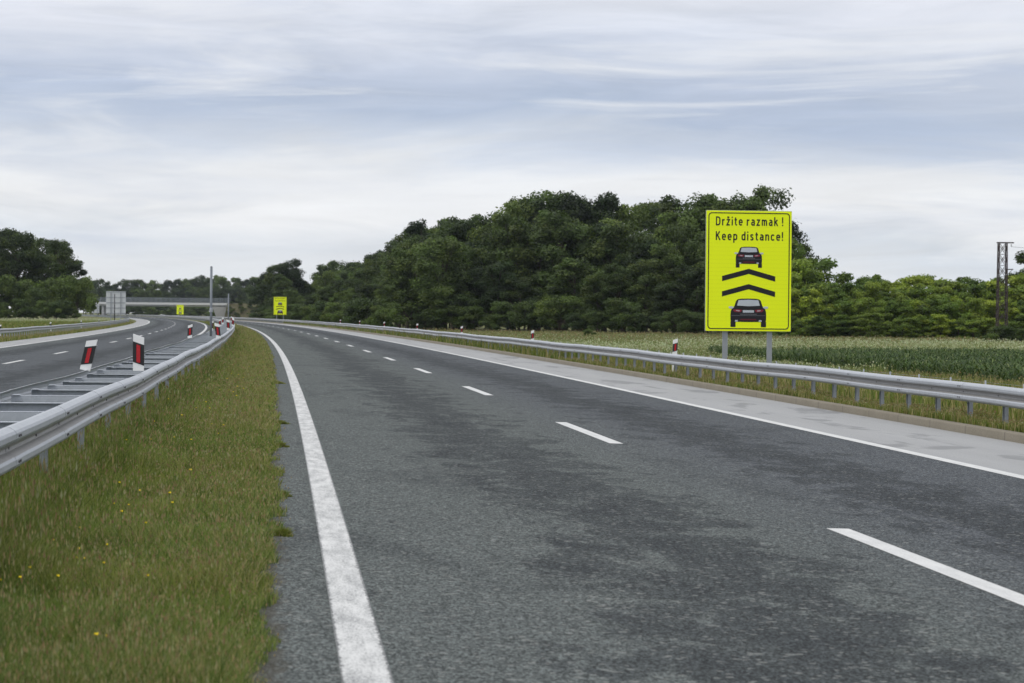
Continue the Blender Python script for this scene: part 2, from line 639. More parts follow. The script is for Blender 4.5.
# --- median double barrier
mg = tag(empty('median_guardrail'), 'double galvanised steel barrier with ladder-like spacers running along the grassy median', 'guardrail')
MZ = .745 - .155
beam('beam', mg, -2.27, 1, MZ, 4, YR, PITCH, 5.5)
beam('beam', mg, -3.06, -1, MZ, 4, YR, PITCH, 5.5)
py = np.arange(5.25, YR, PITCH * 2)
posts(mg, -2.36, -.03, .66, py, 50, M['galv_post'])
posts(mg, -2.97, -.03, .66, py, 49, M['galv_post'])
def spacer_mesh(flip):
    sp = MB()
    sp.box(-.385, .385, -.045, .045, .716, .722)
    if flip:
        sp.box(-.385, .385, .038, .044, .630, .716)
        sp.box(-.385, .385, -.030, .038, .630, .636)
    else:
        sp.box(-.385, .385, -.044, -.038, .630, .716)
        sp.box(-.385, .385, -.038, .030, .630, .636)
    sp.box(-.40, -.27, -.06, .06, .52, .629)
    sp.box(.34, .40, -.06, .06, .52, .629)
    sp.box(-.37, -.30, -.07, .07, .723, .731)
    return sp


smes = [spacer_mesh(k).mesh('spacer', M['galv_light']) for k in (False, True)]
rest = MB()
sy = np.arange(5.3, YR, PITCH)
for k, y in enumerate(sy):
    x, yy = PX(y, -2.665)
    wz = .012 * math.sin(y * .21 - 2.27) + .008 * math.sin(y * .53 + 1) - .02
    loc = (float(x), float(yy), float(dip(y)) + wz)
    if k < 99:
        o = link(bpy.data.objects.new('spacer', smes[k % 2]), mg)
        o.location = loc
        o.rotation_euler = (0, 0, rot_at(y))
    else:
        rest.box(-.385, .385, -.045, .045, .63, .722, Matrix.Translation(loc) @ Matrix.Rotation(rot_at(y), 4, 'Z'))
rest.build('spacer', M['galv'], mg)['kind'] = 'stuff'

# --- right roadside barrier
rg = tag(empty('roadside_guardrail'), 'long galvanised steel guardrail behind the kerb right of the road, in front of the cornfield', 'guardrail')
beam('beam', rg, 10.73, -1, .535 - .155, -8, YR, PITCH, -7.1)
posts(rg, 10.79, -.12, .51, np.arange(9.4, YR, PITCH), 99, M['galv_post'])
# --- left roadside barrier
lg = tag(empty('roadside_guardrail'), 'galvanised guardrail on the far left beyond the other carriageway, in front of the dark trees', 'guardrail')
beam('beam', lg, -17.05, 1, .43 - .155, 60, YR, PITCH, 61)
posts(lg, -17.11, -.3, .40, np.arange(61, YR, PITCH), 99, M['galv_post'])

# ---------------------------------------------------------------- delineators
def delin_parts(h, w, mirror, back=False):
    s = -1 if mirror else 1
    sl = .36 * w * 2
    th = .045
    body = MB()
    pts = [(-w, 0), (w, 0), (w, h - sl), (-w, h)]
    pts = [(s * p, q) for p, q in pts]
    body.prism(pts, -th, th)
    band = MB()
    k0, k1 = .14 * h if h < .7 else h - .40, .72 * h if h < .7 else h - .15
    bp = [(-w - .003, k0 + sl), (w + .003, k0), (w + .003, k1 - sl * .2), (-w - .003, k1 + sl * .8)]
    bp = [(s * p, q) for p, q in bp]
    band.prism(bp, -th - .004, th + .004)
    ref = MB()
    rp = [(-w * .36, k0 + sl * .95), (w * .36, k0 + sl * .7), (w * .36, k1 - .02), (-w * .36, k1 + .0)]
    ref.prism([(s * p, q) for p, q in rp], -th - .012, -th - .004)
    return [body.mesh('marker_body', M['white']), band.mesh('black_band', M['black']), ref.mesh('red_reflector', M['red'])]


DM = {(False): delin_parts(.5, .072, False), (True): delin_parts(.46, .072, True)}
TALL = {(True): delin_parts(1.02, .065, True), (False): delin_parts(1.02, .065, False)}


def delineator(meshes, y, d, z, lean, label, group, yaw=0.0, sc=1.0):
    x, yy = PX(y, d)
    o = empty('delineator', (float(x), float(yy), z + float(dip(y))), rot_at(y) + yaw)
    o.rotation_euler = (0, lean, rot_at(y) + yaw)
    o.scale = (sc, sc, sc)
    tag(o, label, 'delineator', group)
    for m in meshes:
        link(bpy.data.objects.new(m.name.split('.')[0], m), o)
    return o


gm = 'red and white delineators on the median barrier'
MDZ = .76
near = [(32.2, 0.0, 'upright red and white delineator on the median barrier, right one of the two closest'),
        (74, -.13, 'left-tilting delineator on the median barrier beside the foot of the taller grey pole'),
        (112, -.04, 'third red delineator from the camera on the near beam of the median barrier'),
        (148, .04, 'far red delineator at the right end of the small cluster on the median barrier'),
        (185, -.05, 'tiny delineator on the near median beam just behind the right end of the cluster'),
        (222, .0, 'tiny farthest red delineator on the near beam of the median barrier')]
far = [(33.5, .22, 'right-leaning red and white delineator on the median barrier, leftmost of the two closest'),
       (77, .03, 'delineator on the far beam of the median barrier beside the white curve line'),
       (113, .08, 'small delineator on the far median beam right behind the left-tilting one'),
       (148, .05, 'small delineator on the far median beam left of the shorter second pole'),
       (185, .0, 'tiny delineator at the foot of the shorter second pole on the median barrier'),
       (222, .0, 'tiny farthest delineator on the far median beam, beyond the shorter second pole')]
for (y, ln, lb) in near:
    delineator(DM[False], y, -2.12 if 70 < y < 80 else -2.29, MDZ, ln, lb, gm)
for (y, ln, lb) in far:
    delineator(DM[True], y, -3.11, MDZ - .03, ln, lb, gm)
ordn = ['closest to the camera', 'second from the big sign', 'third from the big sign', 'fourth from the big sign', 'fifth from the big sign', 'sixth from the big sign',
        'farthest visible of the row']
for k, y in enumerate([69.6, 106.3, 142.2, 177.5, 214, 250.5, 287]):
    delineator(TALL[True], y, 11.55, -.11, .05 if k == 0 else RNG.uniform(-.06, .06),
               'red and white delineator post behind the right guardrail, ' + ordn[k], 'tall delineators behind the right guardrail', 0, 1)
for k, (y, lb) in enumerate([(162, 'at the left picture edge'), (207, 'below the middle of the grove'), (254, 'below the right end of the grove'), (298, 'left of the grey sign back')]):
    delineator(TALL[False], y, -18.0, -.36, 0, 'small white delineator behind the left guardrail, ' + lb, 'white delineators behind the left guardrail', math.pi)

# ---------------------------------------------------------------- poles in the median
def pole(y, d, h, r, lab, clamp=True):
    x, yy = PX(y, d)
    o = tag(empty('median_pole', (float(x), float(yy), -.03)), lab, 'pole')
    mb = MB()
    mb.bar((0, 0, -.3), (0, 0, h), r, r, 12)
    mb.bar((0, 0, h), (0, 0, h + .03), r * 1.05, r * .4, 12)
    mb.build('shaft', M['pole_dark'], o, True)
    if clamp:
        mb = MB()
        mb.bar((0, 0, 1.62), (0, 0, 1.78), r * 1.35, r * 1.35, 12)
        mb.box(-.02, .02, -r * 1.9, r * 1.9, 1.66, 1.74)
        mb.build('clamp', M['galv'], o)


pole(88, -2.66, 3.3, .046, 'taller grey steel pole standing in the median barrier with a clamp halfway up')
pole(172, -2.66, 3.0, .046, 'shorter thin grey pole standing in the median barrier farther along', False)

# ---------------------------------------------------------------- yellow signs
GLYPH = {
    'D': (4.1, [([(.45, .45), (.45, 6.55), (2.2, 6.55), (3.2, 6.1), (3.65, 5.1), (3.65, 1.9), (3.2, .9), (2.2, .45)], True)]),
    'r': (2.4, [([(.45, 0), (.45, 5)], False), ([(.5, 3.4), (1.1, 4.3), (2.4, 4.5)], False)]),
    'ž': (3.3, [([(.2, 4.55), (2.75, 4.55), (.5, .45), (3.2, .45)], False), ([(.8, 6.9), (1.65, 6.0), (2.5, 6.9)], False)]),
    'z': (3.3, [([(.2, 4.55), (2.75, 4.55), (.5, .45), (3.2, .45)], False)]),
    'i': (.9, [([(.45, 0), (.45, 5)], False), ([(.45, 6.0), (.45, 7)], False)]),
    't': (2.4, [([(1, 6.4), (1, 1.3), (1.4, .6), (2.4, .45)], False), ([(0, 4.55), (2.3, 4.55)], False)]),
    'e': (3.5, [([(.5, 2.55), (3.05, 2.55), (3.05, 3.5), (2.6, 4.25), (1.75, 4.55), (.9, 4.25), (.45, 3.4), (.45, 1.6), (.9, .75), (1.75, .45), (3.0, .75)], False)]),
    'a': (3.4, [([(.5, 4.2), (1.5, 4.55), (2.5, 4.25), (2.9, 3.5), (2.9, 0)], False),
                ([(2.7, 2.75), (1.4, 2.75), (.65, 2.3), (.45, 1.55), (.7, .8), (1.4, .45), (2.2, .65), (2.8, 1.2)], False)]),
    'm': (5.0, [([(.45, 0), (.45, 5)], False), ([(.5, 3.6), (1.2, 4.45), (2.0, 4.35), (2.45, 3.5), (2.45, 0)], False), ([(2.55, 3.6), (3.2, 4.45), (4.0, 4.35), (4.45, 3.5), (4.45, 0)], False)]),
    'k': (3.4, [([(.45, 0), (.45, 7)], False), ([(3.0, 5), (.6, 2.2)], False), ([(1.4, 3.0), (3.2, 0)], False)]),
    '!': (.9, [([(.45, 2.1), (.45, 7)], False), ([(.45, 0), (.45, 1.1)], False)]),
    'K': (4.0, [([(.45, 0), (.45, 7)], False), ([(3.5, 7), (.6, 2.9)], False), ([(1.5, 4.1), (3.8, 0)], False)]),
    'p': (3.5, [([(.45, -2), (.45, 5)], False), ([(.5, 3.7), (1.1, 4.35), (1.9, 4.55), (2.75, 4.1), (3.05, 3.3), (3.05, 1.7), (2.75, .9), (1.9, .45), (1.1, .65), (.5, 1.3)], False)]),
    'd': (3.5, [([(3.05, 0), (3.05, 7)], False), ([(3.0, 3.7), (2.4, 4.35), (1.6, 4.55), (.75, 4.1), (.45, 3.3), (.45, 1.7), (.75, .9), (1.6, .45), (2.4, .65), (3.0, 1.3)], False)]),
    's': (3.2, [([(2.8, 4.1), (1.9, 4.55), (.9, 4.3), (.6, 3.6), (1.0, 2.9), (2.2, 2.2), (2.7, 1.5), (2.4, .75), (1.5, .45), (.4, .85)], False)]),
    'n': (3.4, [([(.45, 0), (.45, 5)], False), ([(.5, 3.5), (1.2, 4.35), (2.0, 4.55), (2.65, 4.2), (2.95, 3.4), (2.95, 0)], False)]),
    'c': (3.3, [([(2.9, 3.9), (2.4, 4.4), (1.7, 4.55), (.9, 4.25), (.45, 3.4), (.45, 1.6), (.9, .75), (1.7, .45), (2.4, .6), (2.9, 1.1)], False)]),
}


def stroke(mb, pts, closed, hw, fx, fz, y0, y1):
    """one pen stroke of even width with mitred bends, as a thin solid"""
    n = len(pts)
    L, Rr = [], []
    for i in range(n):
        p = np.array(pts[i])
        pa = np.array(pts[i - 1]) if (i > 0 or closed) else None
        pb = np.array(pts[(i + 1) % n]) if (i < n - 1 or closed) else None
        da = (p - pa) / np.linalg.norm(p - pa) if pa is not None else None
        db = (pb - p) / np.linalg.norm(pb - p) if pb is not None else None
        da = db if da is None else da
        db = da if db is None else db
        na, nb = np.array([-da[1], da[0]]), np.array([-db[1], db[0]])
        m = na + nb
        m = m / max(.35, float(m @ m) / 2)
        L.append(p + m * hw)
        Rr.append(p - m * hw)
    vs = []
    for y in (y0, y1):
        for q in L + Rr:
            vs.append((fx(q[0]), y, fz(q[1])))
    fs = []
    k = n if closed else n - 1
    for i in range(k):
        j = (i + 1) % n
        fs += [(i, j, n + j, n + i), (2 * n + i, 3 * n + i, 3 * n + j, 2 * n + j), (i, 2 * n + i, 2 * n + j, j), (n + i, n + j, 3 * n + j, 3 * n + i)]
    if not closed:
        fs += [(0, n, 3 * n, 2 * n), (n - 1, 3 * n - 1, 4 * n - 1, 2 * n - 1)]
    mb.add(vs, fs)


def text_on(name, body, x0, x1, zbase, cap, yf, parent, mat):
    """a line of condensed traffic lettering, every letter a mesh of its own"""
    adv, tot = [], 0.0
    for ch in body:
        adv.append(tot)
        tot += 2.4 if ch == ' ' else GLYPH[ch][0] + 1.75
    sx = (x1 - x0) / (tot - 1.75)
    sz = cap / 7
    t = bpy.data.objects.new(name, None)
    t.empty_display_size = .1
    link(t, parent)
    for ch, a in zip(body, adv):
        if ch == ' ':
            continue
        mb = MB()
        for k, (pts, cl) in enumerate(GLYPH[ch][1]):
            stroke(mb, pts, cl, .56, lambda q: x0 + (a + q) * sx, lambda q: zbase + q * sz, yf - .0030 - .0004 * k, yf - .0002 * k)
        mb.build('letter', mat, t)


def car_symbol(parent, zc, w, yf):
    """rear view of a saloon; w = width over mirrors, zc = z of the wheel bottoms; returns part"""
    u = w / 100.0          # 100 units over the mirrors
    P = lambda pts, m=1: [(m * (a - 50) * u, zc + b * u) for a, b in pts]
    body = MB()
    half = [(50, 70.8), (68, 70.3), (77, 68.8), (81, 65), (84.5, 54), (87.5, 49), (92, 45), (94.3, 39), (95, 30), (94.8, 18), (93.5, 13.2), (82, 13), (50, 12.5)]
    left = [(100 - a, b) for a, b in reversed(half)]
    body.prism(P(half + left[1:-1]), yf - .003, yf)
    for a0 in (5.2, 81.8):
        body.prism(P([(a0, 1), (a0 + 1.2, 0), (a0 + 11.8, 0), (a0 + 13, 1), (a0 + 13, 14), (a0, 14)]), yf - .0032, yf - .0002)
    o = body.build('car_symbol', M['ink'], parent)
    g = MB()
    g.prism(P([(25, 66.6), (50, 68), (75, 66.6), (78.8, 53.2), (50, 51.8), (21.2, 53.2)]), yf - .005, yf - .0031)
    g.build('rear_window', M['symgrey'], o)
    for sgn in (1, -1):
        mr = MB()
        mr.prism(P([(86, 49), (91, 51.5), (99, 51), (100, 48), (97, 45.5), (90, 45.8)], 1) if sgn > 0 else P([(14, 49), (9, 51.5), (1, 51), (0, 48), (3, 45.5), (10, 45.8)]), yf - .005, yf - .0005)
        mr.build('mirror', M['symgrey'], o)
        tl = MB()
        pts = [(66, 42.5), (77, 44), (87.5, 43.5), (88.5, 41), (84, 37.5), (69, 37)]
        tl.prism(P(pts) if sgn > 0 else P([(100 - a, b) for a, b in pts]), yf - .005, yf - .0031)
        tl.build('tail_light', M['symred'], o)
        hl = MB()
        pts = [(71, 41), (80, 41.6), (81.5, 40.2), (73, 39.2)]
        hl.prism(P(pts) if sgn > 0 else P([(100 - a, b) for a, b in pts]), yf - .0065, yf - .005)
        hl.build('light_glint', M['symgrey'], o)
        ex = MB()
        pts = [(76, 13.5), (84, 13.5), (83, 17.5), (77, 17.5)]
        ex.prism(P(pts) if sgn > 0 else P([(100 - a, b) for a, b in pts]), yf - .0055, yf - .0034)
        ex.build('exhaust', M['symgrey'], o)
    pl = MB()
    pl.prism(P([(36, 42), (64, 42), (64, 36), (36, 36)]), yf - .005, yf - .0031)
    pl.build('number_plate', M['symgrey'], o)
    st = MB()
    st.prism(P([(28, 33), (72, 33), (70, 31), (30, 31)]), yf - .005, yf - .0031)
    st.prism(P([(7, 29.3), (93, 29.3), (93, 28), (7, 28)]), yf - .0048, yf - .0031)
    st.build('bumper_line', M['symmid'], o)
    rr = MB()
    rr.prism(P([(32, 20.5), (68, 20.5), (72, 17), (28, 17)]), yf - .005, yf - .0031)
    rr.build('bumper_reflector', M['symdark'], o)
    return o


def warning_sign(y, d, zb, label, grp, W=2.64, H=3.67, yaw=0.0):
    x, yy = PX(y, d)
    zg = float(tz(y, d))
    o = tag(empty('distance_sign', (float(x), float(yy), zg), rot_at(y) + yaw), label, 'road sign', grp)
    b = zb - zg            # panel bottom in local z
    h = W / 2
    r = .10

    def rr(hw, z0, z1, r, k=5):
        pts = []
        for (px, pz, a0) in ((hw - r, z1 - r, 0), (-hw + r, z1 - r, 90), (-hw + r, z0 + r, 180), (hw - r, z0 + r, 270)):
            for i in range(k + 1):
                a = R(a0 + 90 * i / k)
                pts.append((px + r * math.cos(a), pz + r * math.sin(a)))
        return pts
    mb = MB()
    mb.prism(rr(h, b, b + H, .03), -.02, .02)
    mb.build('panel', M['yellow'], o)
    # aluminium edge profile behind the panel
    e = MB()
    for (x0, x1, z0, z1) in ((-h - .012, -h + .05, b - .012, b + H + .012), (h - .05, h + .012, b - .012, b + H + .012),
                             (-h + .05, h - .05, b - .012, b + .05), (-h + .05, h - .05, b + H - .05, b + H + .012)):
        e.box(x0, x1, .0205, .06, z0, z1)
    for zz in (.18, .5, .82):
        e.box(-h + .051, h - .051, .0205, .055, b + H * zz - .03, b + H * zz + .03)
    e.build('rear_frame', M['galv'], o)
    # thin black border
    bo = MB()
    A = rr(h - .055, b + .055, b + H - .055, .11)
    B = rr(h - .085, b + .085, b + H - .085, .085)
    n = len(A)
    vs = [(p[0], -.0235, p[1]) for p in A] + [(p[0], -.0235, p[1]) for p in B] + [(p[0], -.0205, p[1]) for p in A] + [(p[0], -.0205, p[1]) for p in B]
    fs = []
    for i in range(n):
        j = (i + 1) % n
        fs += [(i, j, j + n, i + n), (i + 2 * n, j + 2 * n, j, i), (i + n, j + n, j + 3 * n, i + 3 * n)]
    bo.add(vs, fs)
    bo.build('border_line', M['ink'], o)
    yf = -.0205
    S = H / 117.5          # metres per photo pixel on the panel
    top = b + H
    text_on('lettering', 'Držite razmak !', -h + 9.3 * S, h - 8.6 * S, top - 14.4 * S, 8.6 * S, yf, o, M['ink'])
    text_on('lettering', 'Keep distance!', -h + 9.3 * S, h - 8.6 * S, top - 28.8 * S, 8.6 * S, yf, o, M['ink'])
    car_symbol(o, top - 55.5 * S, 29 * S, yf)
    for zc in (60.5, 75.5):
        c = MB()
        wv = 26.4 * S
        zt = top - zc * S + 4.0 * S
        t = 5.1 * S
        c.prism([(0, zt), (wv, zt - 7.3 * S), (wv, zt - 7.3 * S - t), (0, zt - t), (-wv, zt - 7.3 * S - t), (-wv, zt - 7.3 * S)], yf - .003, yf)
        c.build('chevron', M['ink'], o)
    car_symbol(o, top - 113.6 * S, 39.5 * S, yf)
    for sx in (-.69, .69):
        p = MB()
        p.box(sx - .075, sx + .075, .062, .16, -.5, b + H - .1)
        p.build('post', M['pole'], o)
    return o


gs = 'yellow keep-distance signs along the right side'
warning_sign(70.5, 14.0, 1.15, 'big yellow keep-distance sign on two grey posts in front of the cornfield', gs)
warning_sign(483, 13.6, 1.35, 'second yellow keep-distance sign in front of dark trees behind the right guardrail', gs)
warning_sign(905, 12.6, 1.0, 'farthest tiny yellow keep-distance sign, seen just below the bridge deck', gs)


def sign_back(y, d, zb, label, W=3.0, H=3.5):
    """the same kind of sign seen from behind: it faces the oncoming traffic"""
    x, yy = PX(y, d)
    zg = float(tz(y, d))
    o = tag(empty('distance_sign', (float(x), float(yy), zg), rot_at(y)), label, 'road sign', 'signs seen from behind on the left side')
    b = zb - zg
    h = W / 2
    mb = MB()
    mb.box(-h, h, .0, .03, b, b + H)
    mb.build('panel', M['signback'], o)
    mb = MB()
    for k in range(5):
        z = b + .12 + k * (H - .24) / 4
        mb.box(-h + .02, h - .02, -.05, -.003, z - .05, z + .05)
    mb.build('stiffening_rails', M['pole'], o)
    for sx in (-.75, .75):
        p = MB()
        p.box(sx - .06, sx + .06, -.16, -.052, -.4, b + H - .1)
        p.build('post', M['galv_post'], o)


sign_back(368, -17.9, 1.3, 'grey sign back behind the left guardrail, larger of the two sign backs')
sign_back(930, -18.6, 1.2, 'grey distant sign back near the bridge, smaller of the two sign backs')
x, yy = PX(345, -17.5)
dp = tag(empty('dark_post', (float(x), float(yy), -.25)), 'thin dark steel post standing in front of the grey sign back on the left', 'post')
mb = MB()
mb.bar((0, 0, -.4), (0, 0, 4.5), .075, .065, 10)
mb.build('shaft', M['dark'], dp, True)
mb = MB()
mb.box(-.14, .14, -.14, .14, .0, .06)
mb.build('base_plate', M['dark'], dp)

# ---------------------------------------------------------------- bridge
by = 935.0
br = tag(empty('overpass_bridge', (-155.5, by, 0.0)), 'pale concrete road overpass with railing crossing the motorway in the distance', 'bridge')
mb = MB()
mb.box(-75, 43, -4.0, 4.0, 4.1, 4.7)
mb.box(-75, 43, -5.2, 5.2, 4.7, 5.6)
mb.build('deck', M['concrete'], br)
for sy_ in (-5.0, 5.0):
    mb = MB()
    for k in range(0, 119, 2):
        mb.box(-75 + k - .05, -75 + k + .05, sy_ - .05, sy_ + .05, 5.6, 7.5)
    for zz in (5.95, 6.5, 7.0, 7.45):
        mb.box(-75, 43, sy_ - .03, sy_ + .03, zz - .05, zz + .05)
    for k in range(0, 480):
        mb.box(-75 + k * .245 - .018, -75 + k * .245 + .018, sy_ - .02, sy_ + .02, 5.7, 7.4)
    mb.build('railing', M['pole_dark'], br)
for px in (-58, -6.5):
    for yo in (-3, 3):
        mb = MB()
        mb.bar((px, yo, -1), (px, yo, 4.1), .55, .55, 14)
        mb.build('pier', M['concrete'], br, True)
mb = MB()
mb.add([(39.0, -5.1, -1), (42.5, -5.1, -1), (42.5, 5.1, -1), (39.0, 5.1, -1), (37.0, -5.1, 4.09), (43, -5.1, 4.09), (43, 5.1, 4.09), (37.0, 5.1, 4.09)],
       [(0, 1, 5, 4), (1, 2, 6, 5), (2, 3, 7, 6), (3, 0, 4, 7), (0, 3, 2, 1), (4, 5, 6, 7)])
mb.build('abutment', M['concrete_dark'], br)
mb = MB()
mb.box(-79, -75, -5.1, 5.1, -1, 4.5)
mb.build('abutment', M['concrete'], br)


def embank(name, x0, x1, cap0, cap1):
    """earth ramp that carries the crossing road up to the deck"""
    n = 24
    V, F = [], []
    for i in range(n + 1):
        t = i / n
        xx = x0 + (x1 - x0) * t
        hz = max(0.02, 6.0 * (1 - t ** 1.3))
        for (yo, k) in ((-6 - hz * 2, 0), (-6, 1), (6, 1), (6 + hz * 2, 0)):
            V.append((xx, by + yo, -1.4 + (hz + 1.0) * k - .1 * (1 - k)))
    for i in range(n):
        for j in range(3):
            a = i * 4 + j
            F.append((a, a + 1, a + 5, a + 4))
    F.append((0, 1, 2, 3))
    return tag(obj(name, mesh_np(name, np.array(V), np.array(F)), M['bank']), kind='structure')


embank('embankment', -112.4, 120, 0, 0)
embank('embankment', -234.6, -460, 0, 0)

# ---------------------------------------------------------------- distant car
def car(y, d, label):
    x, yy = PX(y, d)
    o = tag(empty('car', (float(x), float(yy), float(tz(y, d))), rot_at(y)), label, 'car')
    # side profile in (y,z), extruded over x with tumblehome
    prof = [(-2.15, .35), (-2.2, .7), (-2.12, .95), (-1.7, 1.05), (-1.1, 1.42), (.35, 1.45), (1.1, 1.02), (1.9, .88), (2.15, .7), (2.18, .35)]
    mb = MB()
    n = len(prof)
    vs = []
    for s in (-1, 1):
        for (a, b) in prof:
            hw = .88 if b < 1.1 else .66
            vs.append((s * hw, a, b))
    fs = [tuple(range(n)), tuple(range(2 * n - 1, n - 1, -1))] + [(i, i + n, (i + 1) % n + n, (i + 1) % n) for i in range(n)]
    mb.add(vs, fs)
    mb.build('body', M['carwhite'], o)
    g = MB()
    g.add([(-.74, -1.66, 1.09), (.74, -1.66, 1.09), (.6, -1.16, 1.385), (-.6, -1.16, 1.385)], [(0, 1, 2, 3)])
    g.v = [(a, b - .012, c + .012) for a, b, c in g.v]
    g.build('rear_window', M['glass'], o)
    for s in (-1, 1):
        tl = MB()
        tl.box(s * .72 - .13, s * .72 + .13, -2.225, -2.14, .72, .9)
        tl.build('tail_light', M['red'], o)
        for yy_ in (-1.35, 1.35):
            w = MB()
            w.bar((s * .70, yy_, .32), (s * .90, yy_, .32), .32, .32, 16)
            w.build('wheel', M['rubber'], o, True)


car(1040, 16.0, 'tiny white car under the bridge, mostly hidden behind the guardrail')

# ---------------------------------------------------------------- trees
def tube(mb, pts, rads, n=6):
    for a, b, r0, r1 in zip(pts[:-1], pts[1:], rads[:-1], rads[1:]):
        mb.bar(a, b, r0, r1, n)


def leaf_cloud(cent, rad, per, size, squash, rng, base, var, tint):
    """leaf-sized rhombi spread through clumps. returns V,F,C"""
    k = len(cent)
    cid = np.repeat(np.arange(k), per)
    N = len(cid)
    dirs = rng.normal(size=(N, 3))
    dirs /= np.linalg.norm(dirs, axis=1)[:, None]
    rr = rng.uniform(0.25, 1, N) ** .55
    off = dirs * rr[:, None] * rad[cid][:, None]
    off[:, 2] *= squash
    # ragged outline: a share of leaves straggles out of the clump
    off *= (1 + (rng.random(N) < .11)[:, None] * rng.uniform(.08, .45, N)[:, None])
    c = cent[cid] + off
    nrm = dirs * .7 + rng.normal(size=(N, 3)) * .55 + np.array([0, 0, .45])
    nrm /= np.linalg.norm(nrm, axis=1)[:, None]
    t = np.cross(nrm, rng.normal(size=(N, 3)))
    t /= np.linalg.norm(t, axis=1)[:, None] + 1e-9
    b = np.cross(nrm, t)
    s = size * rng.uniform(.6, 1.35, N)[:, None]
    V = np.stack([c + t * s, c + b * s * .55, c - t * s, c - b * s * .55], 1).reshape(-1, 3)
    F = np.arange(4 * N).reshape(-1, 4)
    cv = 1 + rng.normal(size=k) * var * 1.25
    lv = rng.uniform(.72, 1.28, N) * np.clip(cv, .5, 1.6)[cid]
    col = np.array(base)[None] * lv[:, None]
    yel = (rng.random(k) < .3)[cid] * rng.uniform(0, 1, N)
    col = col * (1 - .5 * yel[:, None]) + np.array(tint)[None] * (.5 * yel[:, None])
    return V, F, np.repeat(col, 4, axis=0)


def tree_proto(kind, H, Rw, z0, ncl, per, size, seed, base, tint, clr=(.09, .175), squash=.75):
    rng = np.random.default_rng(seed)
    rnd = random.Random(seed)
    # boughs (lobes) spread over an uneven ellipsoid, each carrying leaf clumps on its upper side
    cz = z0 + (H - z0) * .5
    hz = (H - z0) * .5
    nl = max(5, ncl // 6)
    skew = [(rnd.uniform(0, 6.28), rnd.uniform(.15, .5)) for _ in range(3)]
    C, Rd = [], []
    for li in range(nl):
        zf = -.85 + 1.78 * (li + rng.uniform(.1, .9)) / nl
        ring = math.sqrt(max(.08, 1 - zf * zf))
        ang = li * 2.4 + rng.uniform(-.5, .5)
        w = 1 + sum(m * .4 * math.cos((ang - f) * (i + 1)) for i, (f, m) in enumerate(skew))
        rr_ = rng.uniform(.55, .85) * ring * w
        Lr = Rw * rng.uniform(.26, .58) * (1 if kind != 'light' else .9)
        lc = np.array([math.cos(ang) * rr_ * Rw, math.sin(ang) * rr_ * Rw, cz + zf * (hz - Lr * .62)])
        m = max(4, ncl // nl)
        for q in range(m):
            p = rng.normal(size=3)
            p /= np.linalg.norm(p)
            p[2] = abs(p[2]) * .9 - .25
            C.append(lc + p * Lr * rng.uniform(.45, 1.15) * np.array([1, 1, .75]))
            Rd.append(H * rng.uniform(*clr))
    for q in range(ncl // 6):          # a few inner clumps so that one does not see straight through
        p = rng.normal(size=3) * .35
        C.append(np.array([p[0] * Rw, p[1] * Rw, cz + p[2] * hz]))
        Rd.append(H * clr[1] * .8)
    C = np.array(C)
    Rd = np.array(Rd)
    top = np.sort(C[:, 2] + Rd * squash * .8)[-3:].mean()
    C[:, 2] *= H / top
    C[:, 2] = np.maximum(C[:, 2], Rd * .6)
    V, F, Cc = leaf_cloud(C, Rd, per, size, squash, rng, base, .22, tint)
    crown = mesh_np('crown', V, F, col=Cc)
    crown.materials.append(M['leaf_light'] if kind == 'light' else M['leaf'])
    mb = MB()
    r0 = H * .018
    tp = [(0, 0, -.5)]
    for k in range(1, 6):
        tp.append((rnd.uniform(-.02, .02) * H, rnd.uniform(-.02, .02) * H, H * .75 * k / 5))
    tube(mb, tp, [r0 * 1.25, r0, r0 * .85, r0 * .65, r0 * .45, r0 * .2], 7)
    order = list(range(len(C)))
    rnd.shuffle(order)
    for j in order[:12]:
        c = C[j]
        zb = min(H * .6, max(H * .12, c[2] - .25 * H))
        mid = (c[0] * .55, c[1] * .55, zb + (c[2] - zb) * .4)
        tube(mb, [(0, 0, zb), mid, tuple(c)], [r0 * .5, r0 * .3, r0 * .08], 5)
    trunk = mb.mesh('trunk', M['bark'], True)
    return crown, trunk


DG = (.031, .050, .019)
MG = (.047, .074, .024)
LG = (.125, .178, .036)
TINT = (.105, .135, .035)
OAK = [tree_proto('oak', 20, rw, z0, 72, 190, .25, s, DG if s % 2 else MG, TINT, (.042, .105)) for s, rw, z0 in
       ((11, 5.6, 3.0), (12, 5.0, 2.5), (13, 6.2, 4.0), (14, 4.6, 2.0), (15, 5.4, 3.5), (16, 6.0, 2.0))]
TALLT = [tree_proto('oak', 20, 4.2, 6.0, 54, 170, .25, s, DG, TINT, (.05, .09)) for s in (21, 22, 23)]
BUSH = [tree_proto('bush', 6, 2.9, .2, 42, 140, .16, s, MG, TINT, (.09, .17), .8) for s in (31, 32, 33)]
LITE = [tree_proto('light', 8, 3.0, -1.2, 72, 150, .15, s, b, (.27, .31, .045), (.06, .12), .65) for s, b in ((41, LG), (42, (.095, .145, .034)), (43, (.17, .22, .042)), (44, (.075, .12, .03)))]


def plant_tree(protos, X, Y, H, H0, label, group, name='tree', cat='tree', wide=1.0, zg=None, pick=None):
    crown, trunk = protos[pick if pick is not None else random.randrange(len(protos))]
    s = H / H0
    d = (X - float(cx(Y)))
    z = float(tz(Y, d)) if zg is None else zg
    o = empty(name, (X, Y, z), random.uniform(0, 6.28), (s * wide, s * wide, s))
    tag(o, label, cat, group)
    for nm, me in (('crown', crown), ('trunk', trunk)):
        link(bpy.data.objects.new(nm, me), o)
    return o


